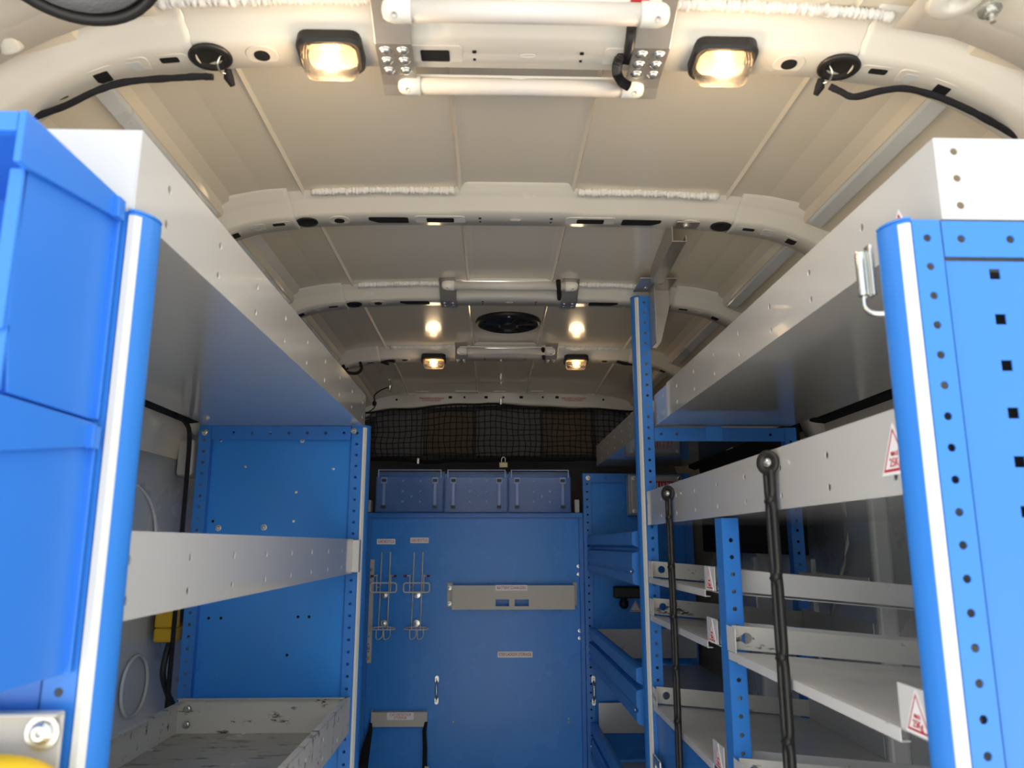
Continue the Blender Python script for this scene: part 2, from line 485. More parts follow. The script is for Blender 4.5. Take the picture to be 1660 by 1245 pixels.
BOWS = [(.975, 'nearest roof cross member'), (1.556, 'second roof cross member'), (2.147, 'third roof cross member'), (2.857, 'deepest roof cross member')]
bow = []
for bi, (Y0, lb) in enumerate(BOWS):
    b = obj('roof_bow', bow_mesh(Y0, foldpts(-.50, .50, 100), CS), BODY, ceiling, smooth=True, solid=.0012)
    b['label'] = lb + ', white painted steel'
    bow.append(b)
    for sg in (-1, 1):
        rng = foldpts(.475 * sg, .875 * sg, 40)
        e = obj('bow_end_bracket', bow_mesh(Y0, rng, CS, out=.003, center_bump=False), BODY, b, smooth=True, solid=.0012)
        # sealant on the near top edge
        seal(sg * .13, sg * .43, Y0, -.050, .029, b, .0078)
        if bi == 0:
            seal(sg * .40, sg * .50, Y0, -.054, .025, b, .0075)
            seal(sg * .20, sg * .47, Y0, .078, .020, b, .0055)
        recess('round_hole', sg * .385, Y0 + .028, .022, .024, .0108, b)
        if bi != 0 and bi != 3:
            recess('slot_hole', sg * .278, Y0 + .031, .086, .028, .004, b, ring=False)
        if bi == 1:
            recess('slot_hole', sg * .165, Y0 + .029, .060, .022, .004, b)
        recess('square_hole', sg * .565, Y0 + .028, .020, .020, .003, b, m=SIDE, out=.003)
        recess('square_hole', sg * .612, Y0 + .032, .021, .022, .002, b, out=.003)
        recess('locating_slot', sg * .515, Y0 + .024, .026, .012, .003, b, out=.003)
        if bi == 0: recess('locating_slot', sg * .668, Y0 + .040, .014, .006, .002, b, ring=False, out=.003)
        for dy in (.018, .036):
            recess('fixing_hole', sg * .078, Y0 + dy, .006 if dy < .03 else .0045, .006 if dy < .03 else .0045, .002, b, ring=False)
        if bi in (1, 2):
            c, t, n = under(sg * .455, Y0 + .028)
            p = obj('blanking_plug', lathe(NB(), c - n * .0002, -n, [(.0235, 0), (.0235, .002), (.017, .0032), (.016, .0015), (.004, .001)], 20), BLACK, b, smooth=True)
# embossed oval and lettering-free swage in the middle of the nearest bow
for Y0, b in zip([q[0] for q in BOWS[:3]], bow[:3]):
    c, t, n = under(0, Y0 + .026)
    bm = NB(); tube(bm, [c - n * .0004 + X_ * (.011 * math.cos(a * math.pi / 12)) + Y_ * (.0035 * math.sin(a * math.pi / 12)) for a in range(24)], .0006, 6, closed=True)
    obj('embossed_oval', bm, BODY, b, smooth=True)
# slots behind the light brackets of the nearest bow
recess('slot_hole', -.135, .975 + .028, .042, .026, .003, bow[0])
recess('slot_hole', .150, .975 + .028, .042, .026, .003, bow[0])

# roof header above the net
bm = NB()
rows = []
for i in range(61):
    s = -.86 + 1.72 * i / 60
    zt = .712 - .020 * (abs(s) / .6) ** 2 - (0.12 * max(0, abs(s) - .62) / .2)
    zb = .655 - .032 * (abs(s) / .6) ** 1.3 - (0.12 * max(0, abs(s) - .60) / .2)
    wob = .006 * math.cos(s * 21)
    rows.append([bm.verts.new((XC + s, y, z)) for y, z in ((3.60, zt + .008 + wob), (3.615, zt + wob), (3.622, zt - .006), (3.63, zb + .012), (3.635, zb + .003), (3.66, zb))])
for A, B in zip(rows, rows[1:]):
    for i in range(5): bm.faces.new((A[i], A[i + 1], B[i + 1], B[i]))
header = obj('roof_header', bm, BODY, ceiling, smooth=True, solid=.0015, label='white cross member above the cargo net')
for x in (643, 730, 753, 788, 816, 845, 880, 903, 978):
    sq = x in (730, 788, 845, 903)
    p = atY(x, 644 if 700 < x < 930 else 648, 3.62)
    boxo('fixing_hole', HOLE, header, p.x - (.008 if sq else .004), p.x + (.008 if sq else .004), 3.6175, 3.64, p.z - (.005 if sq else .004), p.z + (.005 if sq else .004), 0)
for x in (700, 930):
    p = atY(x, 647.5, 3.615)
    lettering('FIRE AND CLOTHING\nSTORAGE ONLY', .0115, (p.x, 3.616, p.z), X_, Z_, RED, header, 1.05)
for x in (590, 685, 748, 765, 810, 870, 1000, 1015):
    p = atY(x, 636, 3.60)
    boxo('header_tab', BODY, header, p.x - .03, p.x + .03, 3.575, 3.60, p.z - .001, p.z + .004, .0015)

# longitudinal roof side rails
for sg in (-1, 1):
    bm = NB()
    for y0, y1 in ((1.03, 1.51), (1.62, 2.10), (2.21, 2.80), (2.92, 3.55)):
        hexa(bm, [(XC + sg * .620, y0, .674), (XC + sg * .642, y0, .664), (XC + sg * .645, y0, .655), (XC + sg * .622, y0, .666)],
             [(XC + sg * .620, y1, .674), (XC + sg * .642, y1, .664), (XC + sg * .645, y1, .655), (XC + sg * .622, y1, .666)])
    obj('side_rail', bm, SIDE, ceiling, bevel=.002)
# rear corner pressings beside the rear door header
for sg in (-1, 1):
    bm = NB()
    rows = []
    for i in range(15):
        s = .50 + .38 * i / 14
        z = interp(FO, s)
        rows.append([bm.verts.new((XC + sg * s, y, z + dz)) for y, dz in ((.755, -.014), (.765, -.006), (.78, -.003), (.82, -.002), (.86, .006), (.925, .010))])
    for A, B in zip(rows, rows[1:]):
        for k in range(5): bm.faces.new((A[k], A[k + 1], B[k + 1], B[k]))
    obj('rear_corner_pressing', bm, BODY, ceiling, smooth=True, solid=.0015)
    p = atZ(1605, 18, .655) if sg > 0 else atZ(8, 70, .62)
    if sg > 0:
        obj('hex_bolt', lathe(NB(), p, (0, -.15, -1), [(.014, -.004), (.014, 0), (.008, .001), (.008, .007), (.0035, .008), (.0035, .018)], 12), ZINC, ceiling)
        q = atZ(1552, 2, .665)
        obj('pressed_boss', lathe(NB(), q, (0, -.1, -1), [(.036, -.004), (.030, .0005), (.020, .002), (.011, .002), (.009, -.003)], 24), BODY, ceiling, smooth=True)
    else:
        tube(bm := NB(), smoothpath([atZ(-40, 0, .66), atZ(5, 55, .645), atZ(22, 82, .635)]), [.016] * 12 + [.011], 12)
        obj('corner_boss', bm, BODY, ceiling, smooth=True)

# ------------------------------------------------------------------ side wall details
for sg, w in ((-1, wall_l), (1, wall_r)):
    xw = XC + sg * .905
    # black cable trunk under the rail
    tr = obj('black_seam_trim', prism(NB(), [(0, 0), (sg * -.055, .012), (sg * -.055, -.010), (0, -.03)], X_, Z_, Y_, (xw + sg * .005, .80, .345 if sg < 0 else .352), 2.72), FABRIC, w, bevel=.004)
    for y in (1.9, 2.75):
        if sg < 0 and y < 2: continue
        bm = prism(NB(), [(0, .30), (-sg * .05, .28), (-sg * .06, -.9), (0, -1.0)], X_, Z_, Y_, (xw + sg * .03, y, 0), .16)
        obj('body_pillar', bm, SIDE, w, bevel=.012, seg=3)
# oval pressing on the left wall
for (y, z, ry, rz) in ((1.86, .02, .20, .13), (2.02, -.34, .07, .07)):
    pts = [(XC - .920, y + ry * math.cos(a * math.pi / 20), z + rz * math.sin(a * math.pi / 20)) for a in range(40)]
    obj('pressed_oval_ridge', tube(NB(), pts, .0045, 8, closed=True), SIDE, wall_l, smooth=True)
boxo('foam_pad', OFFW, wall_l, XC - .90, XC - .855, 2.10, 2.20, .18, .28, .008)
# crumpled tape on the right pillar
bm = NB()
for k in range(8):
    a = [(XC + .862 - .004 * math.sin(k * 2.1), 1.98 + .02 * k, .03 - .028 * k + dz) for dz in (0, -.03)]
    for p in a: bm.verts.new(p)
bm.verts.ensure_lookup_table()
for k in range(7): bm.faces.new((bm.verts[2 * k], bm.verts[2 * k + 1], bm.verts[2 * k + 3], bm.verts[2 * k + 2]))
obj('crumpled_tape', bm, TAPE, wall_r, smooth=True, solid=.001)

# ------------------------------------------------------------------ rack posts
def post(root, sgn, xn, Ye, z0, z1, cap=True, stripe=True, far=False):
    """rounded aluminium-like nose with a white stripe and a perforated flange facing the rear door.
    xn: X of the nose tip; sgn +1 right rack, -1 left rack (nose towards the aisle)"""
    q = lambda d, dy: (xn + sgn * d, Ye + dy)
    shape = [q(.0185, 0), q(.0125, .001), q(.0065, .007), q(.0015, .017), q(-.001, .028), q(0, .0375), q(.005, .045), q(.02, .050), q(.0205, .046), q(.0205, .004)]
    nose = smoothpath([(a, b, 0) for a, b in shape[2:8]], 4)
    shape2 = shape[:2] + [(v.x, v.y) for v in nose] + shape[8:]
    p = obj('upright_post', prism(NB(), shape2, X_, Y_, Z_, (0, 0, z0), z1 - z0), BLUE, root, smooth=False, bevel=.0012)
    if cap:
        shp = [(xn + (x - xn) * 1.0 - sgn * (.0012 if i in (3, 4, 5) else 0), y - .0012) for i, (x, y) in enumerate(shape)]
        obj('post_cap', prism(NB(), shp, X_, Y_, Z_, (0, 0, z1), .003), BLUE, p, bevel=.0008)
    # stripe wraps the first curve
    st = [q(.0178, -.0005), q(.0121, .0002), q(.0068, .0058), q(.0078, .0068), q(.0128, .0018), q(.0178, .0006)]
    obj('white_stripe', prism(NB(), st, X_, Y_, Z_, (0, 0, z0), z1 - z0 - .004), STRIPE, p)
    x0 = xn + sgn * .0195
    fl = perf(NB(), (x0, Ye, z0), X_ * sgn, Z_, Y_, .031, z1 - z0, .0325, .0043, start=.0325 * .35 + ((z1 - z0) % .0325))
    obj('perforated_flange', fl, BLUE, p)
    return p

def end_frame(root, sgn, xn, Ye, depth, z0, z1, panel=True, square_holes=False, skip=()):
    """outer upright at the wall, top bar and recessed blue panel"""
    xa = xn + sgn * .0515
    xb = xn + sgn * depth
    xi = xb - sgn * .036
    obj('rear_upright', perf(NB(), (xi, Ye, z0), X_ * sgn, Z_, Y_, .036, z1 - z0, .0325, .0043), BLUE, root)
    boxo('upright_web', BLUE, root, min(xi, xi + sgn * .0016), max(xi, xi + sgn * .0016), Ye + .0018, Ye + .032, z0, z1 - .002, .0)
    L = abs(xi - xa)
    obj('top_crossbar', perf(NB(), (xa + sgn * .001, Ye + .0004, z1 - .042), X_ * sgn, Z_, Y_, L - .002, .041, .054 if not skip else .047, .0045, start=.020, along='a', t=.002, skip=skip), BLUE, root)
    if panel:
        if square_holes:
            cols = 5
            ab = [0, .030]; bb = [0]; hs = {}
            W = abs(xb - xa) - .004
            na = int((W - .03) / .038)
            ab = [0] + [.030 + .045 * i for i in range(na)] + [W]
            H = z1 - .046 - z0
            nb = int(H / .0505)
            bb = [0] + [H + .0108 - .0505 * (nb - j) for j in range(nb)] + [H]
            if bb[1] <= 0.002: bb.pop(1)
            for i in range(1, len(ab) - 2):
                if ab[i] > W - .05: continue
                for j in range(1, len(bb) - 1):
                    hs[(i, j)] = ((ab[i] + ab[i + 1]) / 2, bb[j + 1] - .0253 if j < len(bb) - 2 else bb[j] + .0252, .0058, 'sq')
            bm = plate(NB(), (xa + sgn * .002, Ye + .003, z0), X_ * sgn, Z_, Y_, ab, bb, hs, .0016)
            o = obj('perforated_end_panel', bm, BLUEE, root)
            # dark sheet put in behind the perforations for the rack's shaded interior
            boxo('hole_shade_sheet', CARBON, root, min(xa + sgn * .004, xb), max(xa + sgn * .004, xb), Ye + .026, Ye + .028, z0, z1 - .05, 0)
        else:
            boxo('end_panel', BLUEP, root, min(xa - sgn * .015, xi), max(xa - sgn * .015, xi), Ye + .024, Ye + .026, z0, z1 - .02, 0)

def long_shelf(root, name, sgn, xf, depth, y0, y1, zb, zt, floor_z=None, rows=2, m=GREY, fm=None, ends=True, holes=True, endholes=True, label=None, p=.1735, r=.0052, first=None):
    """tray with a perforated front face along Y"""
    L = y1 - y0
    H = zt - zb
    c0 = (first - y0) if first else .09
    while c0 - p > .02: c0 -= p
    n = int((L - .01 - c0) / p)
    ab = [0] + [v for i in range(n + 1) for v in (c0 + p * i - .015, c0 + p * i + .015)] + [L]
    bb = [0, H * .45, H] if rows == 2 else [0, H]
    hs = {}
    if holes:
        for i in range(1, len(ab) - 2, 2):
            for j in range(rows):
                hs[(i, j)] = ((ab[i] + ab[i + 1]) / 2, H * (.22 if j == 0 else .67) if rows == 2 else H / 2, r, 'o')
    fr = obj(name, plate(NB(), (xf, y0, zb), Y_, Z_, X_ * sgn, ab, bb, hs, .0018), m, root, label=label)
    fz = zb if floor_z is None else floor_z
    xb = xf + sgn * depth
    xs = sorted((xf + sgn * .0018, xb))
    boxo('shelf_floor', fm or m, fr, xs[0], xs[1], y0 + .002, y1 - .002, fz, fz + .0018, 0)
    boxo('rear_flange', m, fr, *sorted((xb, xb - sgn * .0018)), y0, y1, fz, zt - .01, 0)
    if ends:
        W = abs(xb - xf) - .004
        for yy in (y0, y1 - .0018):
            if endholes:
                ab2 = [0, .045, W]; bb2 = [0, H / 3, 2 * H / 3, H]
                hs2 = {(0, j): (.020, H / 6 + j * H / 3, .0045, 'o') for j in range(3)}
            else: ab2, bb2, hs2 = [0, W], [0, H], {}
            obj('end_flange', plate(NB(), (xf + sgn * .002, yy, zb), X_ * sgn, Z_, Y_, ab2, bb2, hs2, .0018), m, fr)
    return fr

ZB = -1.15
# ================= right near rack
rr = thing('storage_rack', (.70, 1.5, -1.2), 'blue and grey racking on the right wall with tilted trays between its posts', 'racking', 'van racking units')
post(rr, 1, .4345, .770, ZB, .345)
end_frame(rr, 1, .4345, .770, .50, ZB, .345, square_holes=True)
post(rr, 1, .4345, 2.270, ZB, .753)
end_frame(rr, 1, .4345, 2.270, .48, ZB, .343, panel=False, skip=(2, 3, 4, 5, 6))
boxo('blue_tape', BLUEP, rr, .640, .690, 2.2680, 2.2700, .302, .345, 0, label='darker blue tape on the crossbar')
rtop = long_shelf(rr, 'top_shelf', 1, .490, .42, .772, 2.105, .347, .4435, first=.947, label='light grey top shelf tray with two rows of holes')
# end plate continuing the front face
obj('end_plate', plate(NB(), (.4905, 2.108, .347), Y_, Z_, X_, [0, .08, .165], [0, .045, .0925], {(0, 0): (.045, .02, .0042, 'o'), (0, 1): (.045, .07, .0042, 'o'), (1, 0): (.125, .02, .0042, 'o')}, .0018), GREY, rtop)
boxo('end_floor', GREY, rtop, .492, .90, 2.106, 2.272, .347, .349, 0)
rmid = long_shelf(rr, 'middle_shelf', 1, .455, .45, .822, 2.262, .0535, .150, first=1.032, endholes=False, label='light grey middle shelf with a bolted load label')
triangle_label((.4548, .853, .101), .050, -Y_, Z_, rmid)
triangle_label((.4898, .855, .362), .050, -Y_, Z_, rtop)
# intermediate post
ip = obj('intermediate_post', perf(NB(), (.456, 1.532, ZB), X_, Z_, Y_, .031, .0505 - ZB, .0325, .0043, start=.02), BLUE, rr, label='short blue post under the middle shelf')
obj('post_web', perf(NB(), (.4545, 1.532, ZB), Y_, Z_, X_, .046, .0505 - ZB, .0975, .002, start=.03), BLUE, ip)
boxo('post_web', BLUE, ip, .4865, .488, 1.532, 1.575, ZB, .0505, 0)
for xx, yy, z1 in ((.88, 1.535, .05), (.905, .80, .34)):
    obj('rear_upright', perf(NB(), (xx, yy, ZB), X_, Z_, Y_, .033, z1 - ZB, .0325, .0043), BLUE, rr)

def tilted_tray(root, y0, y1, zt, label, tri=True, back=True, m=GREYU):
    """tray falling towards the wall; end flanges with wrapped tabs, folded front lip"""
    H = .0435; sl = -.088; xf = .4545; xb = .89
    A = Vector((1, 0, sl)).normalized(); B = Vector((-sl, 0, 1)).normalized()
    W = (xb - xf)
    zb = zt - H
    fz = zb - .004
    P = lambda x, z: z + sl * (x - xf)
    fl = NB()
    hexa(fl, [(xf + .002, y0 + .002, P(xf, fz)), (xb, y0 + .002, P(xb, fz)), (xb, y0 + .002, P(xb, fz) - .0016), (xf + .002, y0 + .002, P(xf, fz) - .0016)],
         [(xf + .002, y1 - .002, P(xf, fz)), (xb, y1 - .002, P(xb, fz)), (xb, y1 - .002, P(xb, fz) - .0016), (xf + .002, y1 - .002, P(xf, fz) - .0016)])
    t = obj('tilted_tray', fl, m, root, label=label)
    # far end flange with big round hole
    obj('end_flange', plate(NB(), (xf + .004, y1 - .002, zb), A, B, -Y_, [0, .05, W], [0, H], {(0, 0): (.029, H * .5, .0105, 'o')}, .0018), GREYW if m is GREYU else m, t)
    obj('end_flange', plate(NB(), (xf + .004, y0 + .002, zb), A, B, Y_, [0, .05, W], [0, H], {(0, 0): (.029, H * .5, .0105, 'o')}, .0018), m, t)
    boxo('wrap_tab', m, t, xf - .0022, xf - .0006, y1 - .052, y1, zb - .002, zt, .0005)
    tb = boxo('label_tab', m, t, xf - .0022, xf - .0006, y0, y0 + .075, zb - .002, zt + .002, .0005)
    if tri: triangle_label((xf - .0024, y0 + .036, zt - .026), .040, -Y_, Z_, t, ('MAX', '25Kg'))
    # folded front lip
    lip = NB()
    prism(lip, [(0, 0), (0, -.015), (.012, -.015), (.012, -.0136), (.0016, -.0136), (.0016, -.0016), (.012, -.0016), (.012, 0)], X_, Z_, Y_, (xf - .002, y0 + .078, fz + .0008), y1 - y0 - .082)
    obj('front_lip', lip, m, t, bevel=.0006)
    if back: boxo('back_flange', m, t, xb - .002, xb, y0 + .25, y1, P(xb, fz), P(xb, fz) + .055, .0)
    return t
tilted_tray(rr, 1.592, 2.262, -.047, 'upper tray of the narrow bay')
tilted_tray(rr, 1.592, 2.262, -.150, 'second tray of the narrow bay')
tilted_tray(rr, 1.592, 2.262, -.388, 'third tray of the narrow bay')
tilted_tray(rr, .820, 1.530, -.152, 'upper tray of the bay beside the near post')
tilted_tray(rr, .820, 1.530, -.388, 'lower tray of the bay beside the near post')
# blue lower rail and floor shelf
lo = boxo('lower_rail', BLUE, rr, .462, .4665, .82, 2.262, -.585, -.462, .001, label='blue rail under the lowest tray')
boxo('rail_fold', BLUE, rr, .462, .520, .82, 2.262, -.4625, -.4605, .0005)
boxo('bottom_shelf', GREYU, rr, .47, .90, .82, 2.262, -.80, -.797, 0)
boxo('rear_screen', GREYU, rr, .906, .908, .82, 1.50, -.9, -.45, 0)
# zinc latch and tubular hook on the near post
p0 = atX(1432, 505, .45)
lt = obj('tubular_latch', lathe(NB(), (.437, .853, .285), Z_, [(.0062, 0), (.0068, .002), (.0068, .052), (.0062, .054)], 16), ZINC, rr, smooth=True, label='zinc plated tubular latch behind the near post')
boxo('latch_plate', ZINC, lt, .440, .446, .838, .852, .282, .345, .002)
obj('latch_hook', tube(NB(), smoothpath([(.437, .853, .287), (.437, .853, .272), (.440, .845, .262), (.452, .835, .258)]), .0035, 10), ZINC, lt, smooth=True)
lt2 = boxo('post_latch', ZINC, rr, .445, .452, 2.17, 2.26, -.63, -.56, .004, label='zinc plated latch low on the tall post')
bolt('latch_screw', (.4448, 2.22, -.585), (-1, 0, 0), .006, lt2)

# ================= left rack
lr = thing('storage_rack', (-.60, 1.5, -1.2), 'blue and grey racking along the left wall with three long shelves', 'racking', 'van racking units')
XNL = -.3635
post(lr, -1, XNL, .765, ZB, .342)
end_frame(lr, -1, XNL, .765, .50, ZB, .342, square_holes=True)
post(lr, -1, XNL, 2.275, ZB, .343)
end_frame(lr, -1, XNL, 2.270, .497, ZB, .343, panel=False)
xi = XNL - .497 + .036
lp = boxo('end_panel', BLUEP, lr, xi, XNL - .036, 2.292, 2.294, ZB, .325, 0, label='recessed blue panel closing the far end')
for (x, y) in ((354, 856), (428, 855)): p = atY(x, y, 2.291); bolt('panel_bolt', (p.x, 2.2918, p.z), (0, -1, 0), .006, lp, h=.007)
p = atY(490, 713, 2.291); bolt('panel_bolt', (p.x, 2.2918, p.z), (0, -1, 0), .006, lp, h=.007)
for (x, y, m) in ((483, 1000, HOLE), (501, 1000, HOLE), (398, 756, ZINC), (480, 798, ZINC), (476, 845, ZINC), (358, 714, ZINC), (465, 1062, HOLE), (345, 845, HOLE), (540, 760, ZINC), (338, 1002, HOLE), (358, 1002, HOLE)):
    p = atY(x, y, 2.291)
    obj('panel_hole', lathe(NB(), (p.x, 2.292, p.z), (0, -1, 0), [(.0042, -.001), (.0042, .0006), (.003, .0008)], 10), m, lp)
p = atY(333, 701, 2.27); bolt('frame_bolt', (p.x, 2.268, p.z), (0, -1, 0), .007, lr, h=.005)
p = atY(574, 699, 2.27); bolt('frame_bolt', (p.x, 2.268, p.z), (0, -1, 0), .006, lr, h=.005)
ltop = long_shelf(lr, 'top_shelf', -1, -.379, .46, .770, 2.290, .343, .4385, first=.849, endholes=False, label='light grey top shelf tray with two rows of holes')
lmid = long_shelf(lr, 'middle_shelf', -1, -.390, .05, .792, 2.240, -.080, .014, first=1.036, endholes=False, label='light grey shelf front with two rows of holes')
LF = -.515
lbot = long_shelf(lr, 'bottom_shelf', -1, -.3855, .468, .792, 2.262, -.505, -.413, m=GREYW, fm=FLOORW, endholes=False, label='scuffed light grey tray at the bottom')
boxo('top_fold', GREYW, lbot, -.400, -.3855, .792, 2.262, -.4145, -.4125, .0005)
boxo('top_fold', GREYW, lbot, -.852, -.392, 2.246, 2.262, -.4145, -.4125, .0005)
boxo('top_fold', GREYW, lbot, -.853, -.836, .792, 2.262, -.4245, -.4225, .0005)
for z in (-.440, -.480): bolt('flange_screw', (-.825, 2.2595, z), (0, -1, 0), .0075, lbot, h=.004)
# scuffed tray riser under the middle shelf end clip
boxo('shelf_clip', GREY, lmid, -.394, -.372, 2.236, 2.262, -.078, .012, .002)

# ================= far right rack
fr = thing('storage_rack', (.66, 2.9, -1.2), 'far blue racking unit with deep blue drawer fronts, right of the rear partition', 'racking', 'van racking units')
XF = .425
Yf = 3.47
obj('front_upright', perf(NB(), (.413, Yf, ZB), X_, Z_, Y_, .034, .312 - ZB, .034, .0045), BLUE, fr)
boxo('upright_side', BLUE, fr, .4115, .413, Yf, Yf + .045, ZB, .312, 0)
obj('top_crossbar', perf(NB(), (.447, Yf, .272), X_, Z_, Y_, .42, .040, .11, .005, start=.07, along='a'), BLUE, fr)
boxo('end_panel', BLUEP, fr, .447, .90, Yf + .022, Yf + .024, ZB, .30, 0, label='recessed dark blue end panel')
obj('rear_upright', perf(NB(), (.865, Yf, ZB), X_, Z_, Y_, .034, .312 - ZB, .034, .0045), BLUE, fr)
p = atY(953, 775, Yf); bolt('frame_bolt', (p.x, Yf - .002, p.z), (0, -1, 0), .007, fr)
ftop = long_shelf(fr, 'top_shelf', 1, .475, .40, 2.34, 3.47, .345, .437, endholes=False, label='light grey top tray of the far unit')
for k, (zt, lab) in enumerate(((.039, 'upper'), (-.352, 'middle'), (-.735, 'lower'))):
    d = NB()
    H = .163
    prof_ = [(.012, 0), (0, -.004), (0, -.040), (.010, -.046), (.020, -.050), (.020, -.060), (.002, -.064), (-.002, -.072), (-.002, -.110), (.004, -.116), (.004, -.122), (-.002, -.128), (-.002, -.150), (.006, -.158), (.03, -.163), (.034, -.158), (.026, 0)]
    prism(d, prof_, X_, Z_, Y_, (XF, 2.36, zt), 1.10)
    dr = obj('deep_front', d, BLUE, fr, bevel=.0015, label=lab + ' ribbed blue front of the far unit')
    boxo('tray_floor', GREYU if k else BLUE, dr, XF + .03, .90, 2.37, 3.46, zt - .160, zt - .157, 0)
    bolt('front_rivet', (XF - .0025, 2.375, zt - .12), (-1, 0, 0), .004, dr)
    bolt('front_rivet', (XF - .0025, 3.44, zt - .09), (-1, 0, 0), .004, dr)
for z in (-.36, -.66): boxo('back_board', GREYU, fr, .46, .89, 3.462, 3.466, z - .12, z, 0)
# D shaped grab handle on its upright
def grab(parent, x, ya, yb, Y, label):
    a, b = atY(x, ya, Y), atY(x, yb, Y)
    xx = (a.x + b.x) / 2
    h = obj('grab_handle', tube(NB(), smoothpath([(xx, Y - .003, a.z - .008), (xx, Y - .022, a.z - .022), (xx, Y - .024, (a.z + b.z) / 2), (xx, Y - .022, b.z + .022), (xx, Y - .003, b.z + .008)], 5), .0045, 10), ZINC, parent, smooth=True, label=label)
    for z in (a.z, b.z):
        obj('handle_pad', prism(NB(), rrect(.018, .030, .0085), X_, Z_, -Y_, (xx, Y - .0002, z), .004), ZINC, h, bevel=.001)
        bolt('handle_screw', (xx, Y - .004, z), (0, -1, 0), .0045, h)
    return h
grab(fr, 962, 1101, 1138, Yf, 'zinc pull handle')

# ------------------------------------------------------------------ rear partition with door
YP = 3.50
zt = .137
pt = thing('partition', (-.05, YP, -1.2), 'blue steel partition door filling the aisle end below three clear blue bins', 'partition')
boxo('door_panel', BLUEP, pt, -.60, .392, YP, YP + .02, ZB, .112, .001, label='flat blue door panel')
boxo('header_rail', BLUE, pt, -.60, .410, YP - .018, YP + .03, .115, zt, .0015)
boxo('header_shadow_gap', BLUE, pt, -.60, .40, YP - .004, YP + .01, .108, .115, .0)
boxo('side_rail', BLUE, pt, .392, .411, YP - .012, YP + .02, ZB, .115, .0015)
boxo('side_rail', BLUE, pt, -.60, -.560, YP - .014, YP + .02, ZB, .115, .0015)
boxo('side_rail', BLUE, pt, -.552, -.530, YP - .012, YP + .02, ZB, .115, .0015)
# hinge knuckle bolts
for y in (918, 931, 1023, 1035):
    p = atY(938, y, YP - .012); bolt('hinge_bolt', (.388, YP - .001, p.z), (0, -1, 0), .005, pt, h=.009)
grab(pt, 708, 1101, 1136, YP, 'zinc pull handle on the door panel')
# perforated grey strip on the left edge
a, b = atY(599, 907, YP - .012), atY(593, 1075, YP - .012)
st = obj('perforated_strip', plate(NB(), (a.x - .012, YP - .006, b.z), X_, Z_, -Y_, [0, .034], [i * (a.z - b.z) / 14 for i in range(15)],
     {(0, j): (.020, (j + .5) * (a.z - b.z) / 14, .0035, 'o') for j in (0, 1, 2, 3, 9, 10, 11, 12)}, .002), PGREY, pt, label='grey perforated strip')
for f in (.10, .24, .86, .95): bolt('strip_bolt', (a.x + .008, YP - .0082, a.z + (b.z - a.z) * f), (0, -1, 0), .005, st)
for (x, y) in ((735, 1170), (922, 1165), (922, 1171), (622, 1245 - 70)):
    p = atY(x, y, YP); obj('panel_screw', lathe(NB(), (p.x, YP - .0005, p.z), (0, -1, 0), [(.004, 0), (.004, .001), (.002, .0014)], 10), PGREY, pt)
p = atY(835, 1061, YP)
sg1 = sign('door_label', 'STEP LADDER STORAGE', .0165, .152, .025, (p.x, YP - .0002, p.z), pt, squeeze=.78)
for x, y in ((626, 878), (680, 876)):
    p = atY(x, y, YP)
    sign('bottle_label', 'GAS BOTTLE', .0165, .082, .024, (p.x, YP - .0002, p.z), pt, squeeze=.74)

